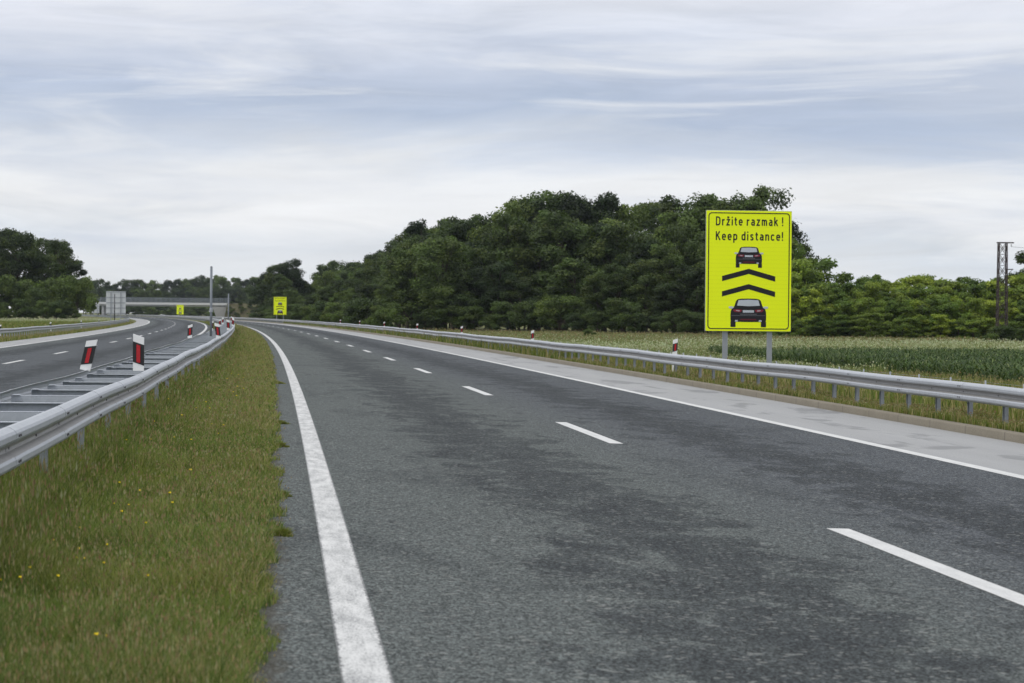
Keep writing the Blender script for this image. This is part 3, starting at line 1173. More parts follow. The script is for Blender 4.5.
# skyline heights (pixel column -> pixels above the eye level line), used to give each tree its real height
SKX = [255, 275, 286, 298, 308, 313, 324, 345, 357, 371, 383, 400, 406, 421, 442, 460, 477, 494, 503, 524, 541, 553, 570, 588, 605, 611, 626, 652, 667, 676, 690, 705, 723, 737, 749, 764, 775, 784, 796, 806]
SKY = [33, 40, 45, 36, 31, 40, 49, 48, 47, 56, 61, 57, 76, 87, 91, 88, 97, 100, 109, 119, 113, 121, 116, 118, 110, 103, 107, 109, 99, 103, 112, 116, 113, 112, 122, 124, 119, 109, 82, 50]
F = 2355.0


def sky_at(px):
    return float(np.interp(px, SKX, SKY))


def HT(px, Y, xs=None, hs=None, g=-1.2):
    """height of a tree at distance Y whose top stands at the skyline of its column"""
    p = sky_at(px) if xs is None else float(np.interp(px, xs, hs))
    return (p + 4.9 + .009 * (px - 512)) * Y / F + 1.55 - g


def from_px(px, Y):
    return (px - 512) / F * Y


gf = 'trees of the dark forest on the right'
# back rows carry the skyline
px = 408.0
k = 0
while px < 768:
    Y = random.uniform(405, 440) - .14 * (px - 600)
    H = HT(px, Y)
    lab = 'tall dark broadleaf tree on the forest skyline left of the big yellow sign' if px < 690 else 'tall dark broadleaf tree rising behind the big yellow sign'
    plant_tree(OAK, from_px(px, Y), Y, H * random.uniform(.965, 1.02), 20, lab, gf, 'broadleaf_tree', 'tree', random.uniform(.85, 1.05))
    px += random.uniform(15, 21)
px = 412.0
while px < 776:
    Y = random.uniform(385, 402) - .14 * (px - 600)
    H = HT(px, Y)
    plant_tree(OAK, from_px(px, Y), Y, H * random.uniform(.68, .9), 20, 'middle-height dark tree within the dense forest left of the big yellow sign', gf + ', middle rows', 'broadleaf_tree', 'tree', random.uniform(.9, 1.15))
    px += random.uniform(17, 25)
px = 470.0
while px < 784:
    Y = random.uniform(368, 380) - .14 * (px - 600)
    plant_tree(OAK + BUSH[:0], from_px(px, Y), Y, random.uniform(7.5, 13), 20, 'lower green tree on the forest edge facing the meadow', gf + ', front edge', 'broadleaf_tree', 'tree', random.uniform(1.1, 1.5))
    px += random.uniform(20, 30)
px = 425.0
while px < 800:
    Y = random.uniform(358, 366) - .14 * (px - 600)
    plant_tree(BUSH, from_px(px, Y), Y, random.uniform(2.8, 6.2), 6, 'green bush at the foot of the forest beside the meadow', 'bushes at the forest foot', 'bush', 'bush', random.uniform(1.0, 1.4))
    px += random.uniform(10, 15)
# the forest runs on along the road, farther away to the left
for row in range(3):
    Y = 385.0
    while Y < 690:
        d = 27 + row * 9 + random.uniform(-2.5, 2.5)
        X = float(cx(Y)) + d
        pxx = 512 + F * X / Y
        if pxx > 470:
            Y += 8
            continue
        H = HT(pxx, Y) * ([.62, .85, 1.0][row]) * random.uniform(.93, 1.03)
        plant_tree(OAK, X, Y, max(5, H), 20, ['lower tree on the roadside edge of the forest beyond the right guardrail', 'middle-height tree in the roadside forest beyond the right guardrail',
                                           'tall tree at the back of the roadside forest right of the second yellow sign'][row],
                   'trees of the forest along the road, row by row' + ['', ' middle', ' back'][row], 'broadleaf_tree', 'tree', random.uniform(.9, 1.2))
        Y += random.uniform(8.5, 12)
Y = 352.0
while Y < 640:
    X = float(cx(Y)) + random.uniform(19.5, 25)
    plant_tree(BUSH, X, Y, random.uniform(2.8, 5.2), 6, 'low roadside bush between the right guardrail and the forest', 'bushes along the right guardrail', 'bush', 'bush', random.uniform(1, 1.4))
    Y += random.uniform(4.5, 7.5)
# lone dark trees left of the second yellow sign
for (pxx, H, Yv) in ((262, 13.5, 690), (270, 14.5, 665), (279, 16.5, 650), (288, 17.5, 640), (296, 14.5, 650), (284, 13, 625)):
    plant_tree(OAK, from_px(pxx, Yv), Yv, H, 20, 'dark rounded tree of the clump around the second yellow sign', 'clump behind the second yellow sign', 'broadleaf_tree', 'tree', 1.05)

# deep interior of the forest, seen only through gaps
px = 415.0
while px < 768:
    Y = random.uniform(455, 480) - .14 * (px - 600)
    plant_tree(OAK, from_px(px, Y), Y, HT(px, Y) * random.uniform(.62, .78), 20, 'shaded tree deep inside the forest, glimpsed between the front trees', gf + ', deep rows', 'broadleaf_tree', 'tree', 1.2)
    px += random.uniform(17, 23)
px = 415.0
while px < 775:
    Y = random.uniform(442, 452) - .14 * (px - 600)
    plant_tree(BUSH, from_px(px, Y), Y, random.uniform(5, 7.5), 6, 'undergrowth bush inside the forest, glimpsed between the front trees', gf + ', undergrowth', 'bush', 'bush', 1.25)
    px += random.uniform(13, 17)

# light green belt on the right
px = 786.0
while px < 1130:
    Y = random.uniform(296, 300)
    plant_tree(LITE, from_px(px, Y), Y, random.uniform(2.0, 3.6), 8, 'low light green shrub at the foot of the belt behind the cornfield', 'shrubs at the foot of the belt', 'shrub', 'shrub', random.uniform(1.4, 1.9))
    px += random.uniform(13, 20)
px = 786.0
while px < 1150:
    Y = random.uniform(331, 337)
    plant_tree(BUSH, from_px(px, Y), Y, random.uniform(4, 5.2), 6, 'shaded bush behind the light green belt, glimpsed between its trees', 'bushes behind the belt', 'bush', 'bush', 1.3)
    px += random.uniform(16, 22)
gb = 'young light green trees of the belt behind the cornfield'
BX = [796, 808, 815, 823, 833, 849, 858, 865, 873, 882, 893, 904, 943, 953, 974, 995, 1024, 1100, 1300]
BYY = [66, 50, 41, 38, 31, 35, 37, 33, 37, 36, 32, 31, 37, 31, 35, 37, 38, 36, 40]
for row in range(3):
    px = 792.0 if row == 2 else 786.0
    while px < 1150:
        Y = [304, 312, 322][row] + random.uniform(-3, 3)
        H = HT(px, Y, BX, BYY) * [.66, .86, 1.0][row] * random.uniform(.93, 1.05)
        lab = ['low light green tree on the front edge of the belt behind the cornfield', 'light green tree in the middle of the belt behind the cornfield',
               'light green tree whose top forms the belt skyline behind the cornfield'][row]
        plant_tree(LITE, from_px(px, Y), Y, H, 8, lab, gb + ['', ', middle', ', back'][row], 'young_tree', 'tree', random.uniform(.95, 1.3))
        px += random.uniform(15, 22)
for (pxx, H, Yv) in ((795, 14.5, 345), (801, 10.8, 350)):
    plant_tree(OAK, from_px(pxx, Yv), Yv, H, 20, 'dark tree stepping down from the forest just right of the big yellow sign', 'dark trees right of the big sign', 'broadleaf_tree', 'tree', .72)
plant_tree(TALLT, from_px(1031, 325), 325, 12.4, 20, 'dark taller tree at the right picture edge behind the lattice mast', None, 'broadleaf_tree', 'tree', 1.3)
for (pxx, H, Yv, lb) in ((1003, 2.2, 255, 'rounded bush at the foot of the lattice mast'), (990, 1.4, 250, 'small low bush left of the lattice mast foot'), (1026, 1.9, 254, 'bush at the right picture edge behind the corn'),
                         (587, 1.3, 280, 'small dark bush standing alone in the meadow left of the big sign')):
    plant_tree(BUSH, from_px(pxx, Yv), Yv, H, 6, lb, None, 'bush', 'bush', 1.3)

# dark trees on the far left
LX = [-140, -60, 0, 10, 18, 32, 42, 53, 58, 67, 75, 80]
LY = [78, 80, 84, 83, 79, 77, 75, 68, 73, 73, 65, 55]
gl = 'tall trees of the grove on the left'
px = -150.0
while px < 66:
    Y = random.uniform(505, 540)
    H = HT(px, Y, LX, LY, -.5)
    plant_tree(TALLT if random.random() < .5 else OAK, from_px(px, Y), Y, float(H) * random.uniform(.96, 1.02), 20, 'tall dark tree of the grove beyond the left guardrail', gl, 'broadleaf_tree', 'tree', random.uniform(.8, .95))
    px += random.uniform(11, 16)
plant_tree(TALLT, from_px(62, 500), 500, 17.2, 20, 'airy tall tree with gaps in its crown at the right end of the left grove', None, 'broadleaf_tree', 'tree', .9, pick=1)
plant_tree(TALLT, from_px(76, 498), 498, 12.3, 20, 'leaning lower tree at the right end of the left grove', None, 'broadleaf_tree', 'tree', .95, pick=2)
px = -150.0
while px < 80:
    Y = random.uniform(480, 496)
    plant_tree(BUSH + OAK[:0], from_px(px, Y), Y, random.uniform(6.5, 10.5) * (0.8 if px > 78 else 1), 6, 'dense dark bush-like tree filling the front of the left grove', gl + ', front', 'bush', 'bush', random.uniform(.75, 1.0))
    px += random.uniform(9, 14)
px = -150.0
while px < 82:
    Y = random.uniform(466, 476)
    plant_tree(BUSH, from_px(px, Y), Y, random.uniform(2.5, 5.5), 6, 'low bush at the foot of the left grove behind the guardrail', gl + ', foot', 'bush', 'bush', random.uniform(.9, 1.3))
    px += random.uniform(9, 14)

# far forest behind the bridge
FX = [60, 84, 92, 98, 112, 120, 128, 142, 158, 175, 190, 205, 220, 235, 250, 262, 300]
FY = [26, 25, 31, 33, 27, 30, 33, 31, 30, 34, 35, 35, 37, 36, 35, 37, 36]
for row in range(2):
    px = 40.0
    while px < 300:
        Y = 1330 + row * 60 + random.uniform(-15, 15)
        H = HT(px, Y, FX, FY, -.6) * [.75, 1.0][row] * random.uniform(.95, 1.05)
        plant_tree(OAK, from_px(px, Y), Y, H, 20, ['far lower tree in the blue-grey forest behind the bridge', 'far tall tree on the skyline behind the bridge'][row],
                   ['far trees behind the bridge, front', 'far trees behind the bridge, skyline'][row], 'broadleaf_tree', 'tree', random.uniform(.85, 1.1))
        px += random.uniform(7, 10)
for (pxx, Yv, H) in ((150, 1120, 5), (165, 1110, 4), (181, 1120, 5), (197, 1130, 6), (212, 1120, 4), (118, 1110, 6), (135, 1120, 5), (105, 1120, 6), (143, 1140, 6), (157, 1140, 6), (173, 1140, 6), (189, 1145, 6), (204, 1140, 6), (220, 1140, 6), (126, 1140, 6), (98, 1140, 6), (181, 1160, 7), (165, 1160, 7), (197, 1160, 7), (150, 1160, 7)):
    plant_tree(BUSH, from_px(pxx, Yv), Yv, H, 6, 'distant bush seen under the bridge deck', 'bushes under the bridge', 'bush', 'bush', 1.5)
for k in range(44):
    t_ = random.random()
    xx = -112 + random.random() * 26
    hz = 6.0 * (1 - (min(1, max(0, (xx + 112.4) / 232.4))) ** 1.3)
    plant_tree(BUSH, xx, by - 6 - 2 * hz * t_, random.uniform(.7, 1.5), 6, 'scrubby bush on the bridge embankment slope', 'bushes on the embankment', 'bush', 'bush', 1.4, zg=-.4 + hz * (1 - t_) - .15)

# ---------------------------------------------------------------- lattice mast
tx, ty = from_px(1001.5, 270), 270.0
tw = tag(empty('lattice_mast', (tx, ty, -1.2)), 'dark steel lattice power-line mast standing before the light green tree belt', 'mast')
TH = 11.6
hw0, hw1 = .56, .44
for sx in (-1, 1):
    for sy_ in (-1, 1):
        mb = MB()
        mb.bar((sx * hw0, sy_ * hw0, -.4), (sx * hw1, sy_ * hw1, TH), .085, .075, 4)
        mb.build('leg', M['lattice'], tw)
br_ = MB()
nseg = 9
for i in range(nseg):
    z0, z1 = TH * i / nseg, TH * (i + 1) / nseg
    a, b = hw0 + (hw1 - hw0) * i / nseg, hw0 + (hw1 - hw0) * (i + 1) / nseg
    for (p, q) in (((-1, -1), (1, -1)), ((1, -1), (1, 1)), ((1, 1), (-1, 1)), ((-1, 1), (-1, -1))):
        br_.bar((p[0] * a, p[1] * a, z0), (q[0] * b, q[1] * b, z1), .045, .045, 4)
        br_.bar((q[0] * a, q[1] * a, z0), (p[0] * b, p[1] * b, z1), .045, .045, 4)
        br_.bar((p[0] * b, p[1] * b, z1), (q[0] * b, q[1] * b, z1), .03, .03, 4)
br_.build('lattice_bracing', M['lattice'], tw)
mb = MB()
mb.box(-.6, 1.3, -.06, .06, TH - .02, TH + .12)
mb.box(-.6, .6, -.5, .5, TH + .001, TH + .1)
mb.build('cross_arm', M['lattice'], tw)
mb = MB()
mb.box(.45, 1.25, -.04, .04, TH - 3.05, TH - 2.95)
mb.bar((1.2, 0, TH - 3.0), (.5, 0, TH - 3.7), .03, .03, 5)
mb.build('lower_arm', M['lattice'], tw)
for (xx, zz) in ((1.0, -.02), (1.6, -.02)):
    mb = MB()
    for q in range(5):
        mb.bar((xx, 0, TH + zz - .06 - q * .07), (xx, 0, TH + zz - .1 - q * .07), .07, .04, 8)
    if xx < 1.3:
        mb.build('insulator', M['lattice'], tw)
mb = MB()
pts = []
for i in range(31):
    t = i / 30
    pts.append((tx + 1.0 + t * 70, ty - t * 10, -1.2 + TH - .4 - 3.2 * 4 * t * (1 - t) * .5))
for a, b in zip(pts[:-1], pts[1:]):
    mb.bar(a, b, .022, .022, 4)
o = mb.build('overhead_wire', M['lattice'])
tag(o, 'thin overhead wire leading right from the arm of the lattice mast', 'wire')

# ---------------------------------------------------------------- wire fence along the right of way
fe = tag(empty('wire_fence'), 'low wire fence on thin grey posts between the right guardrail and the corn', 'fence')
fy = np.arange(51, 352, 3.6)
fm = MB()
fm.bar((0, 0, -.3), (0, 0, .93), .028, .028, 6)
fmesh = fm.mesh('fence_post', M['galv_post'], True)
for y in fy:
    x, yy = PX(y, 21.0)
    o = link(bpy.data.objects.new('fence_post', fmesh), fe)
    o.location = (float(x), float(yy), -1.2)
mb = MB()
yy2 = np.arange(52, 352, 7.2)
for zz in (-.95, -.72, -.5, -.33):
    for a, b in zip(yy2[:-1], yy2[1:]):
        xa, ya = PX(a, 21.0)
        xb, yb = PX(b, 21.0)
        mb.bar((float(xa), float(ya), zz), (float(xb), float(yb), zz), .005, .005, 3)
mb.build('fence_wires', M['galv_post'], fe)

# ---------------------------------------------------------------- grass, verge, meadow, corn
def blades(x, y, z, h, w, col, lean=.5, rng=RNG, heads=None, headcol=None):
    """tapering two-piece blades; heads = boolean mask that get a seed head rhombus"""
    N = len(x)
    a = rng.uniform(0, 2 * np.pi, N)
    la = rng.uniform(0, 2 * np.pi, N)
    ln = rng.uniform(0, lean, N) * h
    ux, uy = np.cos(a) * w, np.sin(a) * w
    lx, ly = np.cos(la) * ln, np.sin(la) * ln
    p = np.stack([x, y, z], -1)
    V = np.zeros((N, 5, 3))
    u = np.stack([ux, uy, np.zeros(N)], -1)
    V[:, 0] = p - u
    V[:, 1] = p + u
    m = p + np.stack([lx * .35, ly * .35, h * .58], -1)
    V[:, 2] = m + u * .75
    V[:, 3] = m - u * .75
    V[:, 4] = p + np.stack([lx, ly, h], -1)
    b = np.arange(N)[:, None] * 5
    F4 = b + np.array([[0, 1, 2, 3]])
    F3 = b + np.array([[3, 2, 4]])
    C = np.repeat(col, 5, axis=0)
    V = V.reshape(-1, 3)
    if heads is not None and heads.any():
        t = V.reshape(N, 5, 3)[heads, 4]
        n = len(t)
        s = np.maximum(w[heads] * 2.0, .003)
        hu = np.stack([np.cos(a[heads]) * s, np.sin(a[heads]) * s, np.zeros(n)], -1)
        hh = (h[heads] * rng.uniform(.07, .17, n))[:, None] * np.array([[0, 0, 1.0]])
        HV = np.stack([t - hh * .5, t + hu, t + hh * .7, t - hu], 1).reshape(-1, 3)
        k = len(V)
        F4 = np.concatenate([F4, k + np.arange(4 * n).reshape(-1, 4)])
        V = np.concatenate([V, HV])
        C = np.concatenate([C, np.repeat(headcol[heads] if headcol.ndim == 2 else np.tile(headcol, (n, 1)), 4, axis=0)])
    return V, F4, F3, C


def pal(N, cols, wts, rng=RNG, jit=.18):
    cols = np.array(cols)
    c = cols[rng.choice(len(cols), N, p=np.array(wts) / sum(wts))]
    return c * rng.uniform(1 - jit, 1 + jit, (N, 1)) * rng.uniform(.94, 1.06, (N, 3))


def cellnoise(x, y, s, seed):
    """smooth value noise"""
    r = np.random.default_rng(seed)
    g = r.random((256, 256))
    u, v = x / s, y / s
    i, j = np.floor(u).astype(int), np.floor(v).astype(int)
    f, q = u - i, v - j
    f, q = f * f * (3 - 2 * f), q * q * (3 - 2 * q)
    G = lambda a, b: g[a % 256, b % 256]
    return (G(i, j) * (1 - f) + G(i + 1, j) * f) * (1 - q) + (G(i, j + 1) * (1 - f) + G(i + 1, j + 1) * f) * q


def scatter(y0, y1, d0, d1, N, power=0.0):
    """N points, density falling with distance as y^-power"""
    u = RNG.random(N)
    if power == 0:
        y = y0 + (y1 - y0) * u
    elif power == 1:
        y = y0 * (y1 / y0) ** u
    else:
        e = 1 - power
        y = (y0 ** e + (y1 ** e - y0 ** e) * u) ** (1 / e)
    return y, RNG.uniform(d0, d1, N)


def join(parts):
    Vs, F4s, F3s, Cs = [], [], [], []
    b = 0
    for V, F4, F3, C in parts:
        Vs.append(V)
        F4s.append(F4 + b)
        F3s.append(F3 + b)
        Cs.append(C)
        b += len(V)
    return np.concatenate(Vs), np.concatenate(F4s), np.concatenate(F3s), np.concatenate(Cs)


def stuff(name, parts, mat, label, cat):
    V, F4, F3, C = join(parts)
    o = obj(name, mesh_np(name, V, F4, F3, col=C), mat)
    return tag(o, label, cat, None, 'stuff')


GREEN = [(.135, .19, .04), (.19, .225, .062), (.065, .105, .024), (.25, .23, .09), (.29, .25, .13)]
HEAD = [(.25, .19, .105), (.28, .24, .13), (.22, .145, .085), (.28, .27, .16)]


def median_layer(y0, y1, N, w, power, hk=1.0, d0=-4.25, d1=-.27):
    y, d = scatter(y0, y1, d0, d1, N, power)
    # ragged verge: the turf edge wanders over the asphalt
    edge = -.43 + .22 * np.clip(cellnoise(y, d * 0, 2.3, 9) - .62, 0, 1) + .06 * (cellnoise(y, d * 0, .55, 3) - .5) * 2 + .05 * (cellnoise(y, d * 0, .13, 4) - .5) * 2
    keep = d < edge
    y, d = y[keep], d[keep]
    N = len(y)
    x, yy = PX(y, d)
    z = np.where(d > -.54, zr(d), tz(y, d)) - .01
    n1 = cellnoise(x, yy, 1.1, 5)
    n2 = cellnoise(x, yy, .33, 6)
    h = (.05 + .07 * n1 + .06 * n2) * RNG.uniform(.6, 1.35, N) * hk
    h *= np.clip((-.27 - d) / .35, .5, 1) * (1 + 1.1 * np.clip((-1.5 - d) / .6, 0, 1) * np.clip((d + 3.2) / .4, 0, 1))
    dry = np.clip(n1 * .6 + n2 * .5 - .18 + np.clip(y - 18, 0, 40) * .006 - .4 * np.clip((-1.3 - d) / .6, 0, 1), .03, .9)
    c = pal(N, GREEN[:3], [3.5, 3, 3], jit=.26)
    tone = cellnoise(x, yy, 1.9, 15)[:, None]          # patches of fresher and drier turf
    c = c * (1 - tone * np.array([[-.05, .0, .0]])) * (.82 + .36 * cellnoise(x, yy, .7, 16))[:, None] * (1 + np.array([[.22, .06, .1]]) * (tone - .5))
    cd = pal(N, GREEN[3:], [1, 1])
    m = RNG.random(N) < dry * .46
    c[m] = cd[m]
    ww = w * (1 + np.clip(y - y0, 0, 1e9) / y0 * .8) * RNG.uniform(.6, 1.3, N)
    hd = RNG.random(N) < .05 + .10 * dry
    hc = pal(N, HEAD, [2, 2, 1, 1])
    h = np.where(hd, h * 1.3, h)
    return blades(x, yy, z, h, ww, c, .95, RNG, hd, hc)


stuff('median_grass', [median_layer(8.5, 30, 300000, .0017, 1.6), median_layer(30, 90, 110000, .005, 1.5, 1.0), median_layer(90, 420, 60000, .014, 1.4, 1.05)],
      M['grass'], 'olive green unmown grass with tan seed heads covering the median left of the road', 'grass')

# yellow flowers in the median
y, d = scatter(10, 60, -2.4, -1.0, 75, .9)
x, yy = PX(y, d)
z = tz(y, d)
V, F4, C = [], [], []
for a, b, c, q in zip(x, yy, z, y):
    h = random.uniform(.14, .24)
    r = random.uniform(.004, .011) * (1 if q < 20 else 1.3)
    k = len(V)
    for i in range(8):
        t = 2 * math.pi * i / 8
        V.append((a + math.cos(t) * r, b + math.sin(t) * r, c + h + .006 * math.sin(t * 2)))
    V.append((a, b, c + h + r * .5))
    for i in range(0, 8, 2):
        F4.append((k + 8, k + i, k + i + 1, k + (i + 2) % 8))
    k = len(V)
    V += [(a - .0015, b, c), (a + .0015, b, c), (a + .0015, b, c + h), (a - .0015, b, c + h)]
    F4.append((k, k + 1, k + 2, k + 3))
    C += [(.75, .55, .01)] * 9 + [(.07, .10, .02)] * 4
o = obj('median_flowers', mesh_np('median_flowers', np.array(V), np.array(F4), col=np.array(C)), M['grass'])
tag(o, 'small yellow wildflowers dotted through the median grass', 'wildflowers', None, 'stuff')


def weed(y, d, r, n, label, yel=False):
    a = RNG.uniform(0, 2 * np.pi, n)
    q = r * RNG.random(n) ** .75 * (.65 + .35 * np.sin(a * 3 + y)) * (1 + .7 * np.clip(-np.cos(a), 0, 1))
    x0, y0 = PX(y, d)
    x = q * np.cos(a)
    yy = q * np.sin(a) * 1.4
    z = np.zeros(n) - .01
    h = .055 * (1.15 - np.clip(q / r, 0, 1.3) * .75) * RNG.uniform(.5, 1.3, n)
    c = pal(n, [(.12, .15, .03), (.16, .175, .045), (.21, .18, .07)] + ([(.32, .27, .03)] if yel else []), [3, 2, 1] + ([1] if yel else []))
    V, F4, F3, C = blades(x, yy, z, h, np.full(n, .004), c, 1.3)
    me = mesh_np('weed_clump', V, F4, F3, col=C)
    o = obj('weed_clump', me, M['grass'])
    o.location = (float(x0), float(y0), float(zr(d)))
    tag(o, label, 'weed')


weed(16.4, -.36, .10, 1100, 'largest olive weed tuft spilling from the median onto the asphalt')
weed(19.9, -.36, .09, 700, 'low weed tuft on the asphalt edge just beyond the largest tuft')
weed(27.3, -.36, .10, 700, 'third weed tuft along the asphalt edge, midway up the grass border')
weed(33.0, -.36, .13, 800, 'weed tuft on the asphalt edge beside the white line')
weed(52, -.33, .15, 800, 'yellowish flowering weed tuft on the asphalt edge, farthest of them', True)


def verge(y0, y1, d0, d1, N, power, hmin, hmax, w, cols, wts, heads=.25, hc=HEAD, dens=None):
    y, d = scatter(y0, y1, d0, d1, N, power)
    x, yy = PX(y, d)
    if dens is not None:
        n0 = cellnoise(x, yy, dens, 41)
        k = RNG.random(len(x)) < np.clip(n0 * 1.5 - .1, .08, 1)
        x, yy, y, d = x[k], yy[k], y[k], d[k]
    N = len(x)
    n1 = cellnoise(x, yy, 1.6, 42)
    h = (hmin + (hmax - hmin) * n1) * RNG.uniform(.55, 1.25, N)
    c = pal(N, cols, wts)
    hd = RNG.random(N) < heads
    return blades(x, yy, tz(y, d) - .01, h, w * np.sqrt(y / y0) * RNG.uniform(.7, 1.3, N), c, .5, RNG, hd, pal(N, hc, [1] * len(hc)))


VG = [(.12, .155, .03), (.16, .185, .045), (.08, .115, .025), (.25, .215, .095), (.31, .27, .14)]
stuff('roadside_grass', [verge(24, 90, 10.58, 11.2, 30000, 1.2, .06, .19, .006, VG, [3, 3, 2, 3, 2], .3),
                         verge(24, 110, 11.2, 30.5, 80000, 1.0, .2, .48, .008, VG, [3, 3, 2, 3, 2], .3),
                         verge(90, 420, 10.58, 13.5, 40000, 1.2, .22, .5, .014, VG, [3, 3, 3, 2, 1], .25),
                         verge(110, 420, 13.5, 24, 36000, 1.1, .3, .6, .02, VG, [3, 3, 3, 1, 1], .25)],
      M['grass'], 'tall mixed green and straw coloured grass on the verge around the right guardrail', 'grass')
stuff('left_verge_grass', [verge(85, 420, -18.5, -15.75, 30000, 1.1, .10, .3, .014, VG, [2, 3, 2, 3, 2], .2),
                           verge(110, 480, -45, -18.5, 50000, 1.0, .25, .6, .028, VG, [5, 5, 4, .5, .3], .08),
                           verge(425, 462, -70, -18, 9000, 0, .5, .8, .05, [(.32, .36, .22), (.24, .28, .13)], [1, 1], .5, [(.42, .42, .32)])],
      M['grass'], 'green grass strip with pale tops between the far left guardrail and the dark grove', 'grass')

# meadow between corn and forest
MC = [(.14, .18, .05), (.18, .21, .075), (.10, .14, .033), (.22, .225, .11)]
WH = [(.46, .48, .36), (.38, .42, .27), (.30, .27, .17)]
Y0 = 118.0


def meadow(y0, y1, d0, d1, N, hmin, hmax, w, cols, wts, heads, hc, lim=None, dens=None):
    y, d = scatter(y0, y1, d0, d1, N, 1.0)
    x, yy = PX(y, d)
    k = yy < 352 - .14 * (512 + F * x / yy - 600)
    x, yy, y, d = x[k], yy[k], y[k], d[k]
    if lim is not None:
        k = lim(x, yy, d)
        x, yy, y, d = x[k], yy[k], y[k], d[k]
    if dens is not None:
        n0 = cellnoise(x * .35, yy, dens, 51)
        k = RNG.random(len(x)) < np.clip((n0 - .32) * 3.2, .03, 1)
        x, yy, y, d = x[k], yy[k], y[k], d[k]
    N = len(x)
    n1 = cellnoise(x, yy, 2.6, 52)
    h = (hmin + (hmax - hmin) * n1) * RNG.uniform(.6, 1.2, N)
    hd = RNG.random(N) < heads
    return blades(x, yy, tz(y, d) - .01, h, w * RNG.uniform(.7, 1.3, N), pal(N, cols, wts), .45, RNG, hd, pal(N, hc, [1] * len(hc)))


CORN_FAR = 166.0
notcorn = lambda x, y, d: (y > CORN_FAR - 3.0) | (d < 30.0)
stuff('meadow_grass', [meadow(110, 200, 24, 62, 60000, .25, .55, .022, MC, [3, 3, 3, 2], .25, WH, notcorn),
                       meadow(160, 300, 21, 110, 90000, .3, .6, .04, MC, [3, 3, 3, 2], .2, WH),
                       meadow(165, 232, 21, 110, 26000, .55, .8, .028, [(.30, .32, .18), (.25, .27, .13)], [1, 1], .9, WH[:2], None, 9.0),
                       meadow(232, 365, 20, 110, 60000, .35, .75, .05, [(.12, .155, .045), (.16, .17, .07), (.20, .175, .10)], [2, 2, 1.2], .2, HEAD)],
      M['grass'], 'pale green flowering meadow between the cornfield and the forest', 'meadow')

# young corn in rows parallel to the road
rng = np.random.default_rng(77)
rowsd = np.arange(31.0, 68, .72)
P_, Q_ = [], []
for rd in rowsd:
    yv = np.arange(78 + rng.uniform(0, .2), CORN_FAR, .28)
    P_.append(yv + rng.normal(size=len(yv)) * .05)
    Q_.append(np.full(len(yv), rd) + rng.normal(size=len(yv)) * .05)
y, d = np.concatenate(P_), np.concatenate(Q_)
x, yy = PX(y, d)
k = (yy < CORN_FAR) & (x < .28 * yy + 8)
x, yy, y, d = x[k], yy[k], y[k], d[k]
NP = len(x)
hp = (.55 + .3 * cellnoise(x, yy, 3.0, 61)) * rng.uniform(.85, 1.12, NP)
LPP = 7
pid = np.repeat(np.arange(NP), LPP)
li = np.tile(np.arange(LPP), NP)
N = len(pid)
az = (li % 2) * np.pi + rng.uniform(-.6, .6, N) + rng.uniform(0, np.pi, NP)[pid]
hb = hp[pid] * (.18 + .62 * li / (LPP - 1))
Ln = hp[pid] * rng.uniform(.55, .85, N) * (1 - .25 * li / LPP)
dx, dy = np.cos(az), np.sin(az)
ox, oy = -dy, dx
base = np.stack([x[pid], yy[pid], np.full(N, -1.2) + hb], -1)
wv = .032 * rng.uniform(.7, 1.2, N)
V = np.zeros((N, 7, 3))
D3 = np.stack([dx, dy, np.zeros(N)], -1)
O3 = np.stack([ox, oy, np.zeros(N)], -1) * wv[:, None]
UP = np.array([[0, 0, 1.0]])
for j, (f, up, ww) in enumerate(((0, 0, .6), (.38, .42, 1.0), (.75, .42, .8))):
    c = base + D3 * (Ln * f)[:, None] + UP * (Ln * up)[:, None]
    V[:, 2 * j] = c - O3 * ww
    V[:, 2 * j + 1] = c + O3 * ww
V[:, 6] = base + D3 * Ln[:, None] + UP * (Ln * rng.uniform(.0, .35, N))[:, None]
b = np.arange(N)[:, None] * 7
F4 = np.concatenate([b + np.array([[0, 1, 3, 2]]), b + np.array([[2, 3, 5, 4]])])
F3 = b + np.array([[4, 5, 6]])
cc = pal(N, [(.038, .070, .016), (.056, .092, .02), (.022, .044, .012), (.12, .155, .055)], [3, 3, 2, 1], rng)
C = np.repeat(cc, 7, axis=0)
V = V.reshape(-1, 3)
# stalks
sv = np.zeros((NP, 4, 3))
p0 = np.stack([x, yy, np.full(NP, -1.22)], -1)
for j, (sx, zz) in enumerate(((-.012, 0), (.012, 0), (.008, 1), (-.008, 1))):
    sv[:, j] = p0 + np.stack([np.full(NP, sx), np.zeros(NP), zz * hp * .8], -1)
kk = len(V)
V = np.concatenate([V, sv.reshape(-1, 3)])
F4 = np.concatenate([F4, kk + np.arange(4 * NP).reshape(-1, 4)])
C = np.concatenate([C, np.tile(np.array([[.06, .10, .03]]), (4 * NP, 1))])
o = obj('corn_crop', mesh_np('corn_crop', V, F4, F3, col=C), M['corn'])
tag(o, 'field of knee-high dark green corn rows behind the right guardrail', 'corn', None, 'stuff')

# ---------------------------------------------------------------- haze
hz_ = MB()
hz_.box(-1900, 1900, -450, 2400, -4, 60)
hm = NT('thin_air')
pv = hm.n('ShaderNodeVolumePrincipled', {'Color': (.80, .88, 1.0, 1), 'Density': .00004, 'Anisotropy': .2})
hm.t.links.new(pv.outputs[0], hm.out.inputs['Volume'])
o = hz_.build('haze', hm.m)
o['kind'] = 'stuff'
o['label'] = 'thin pale haze over the motorway and the distant forest'

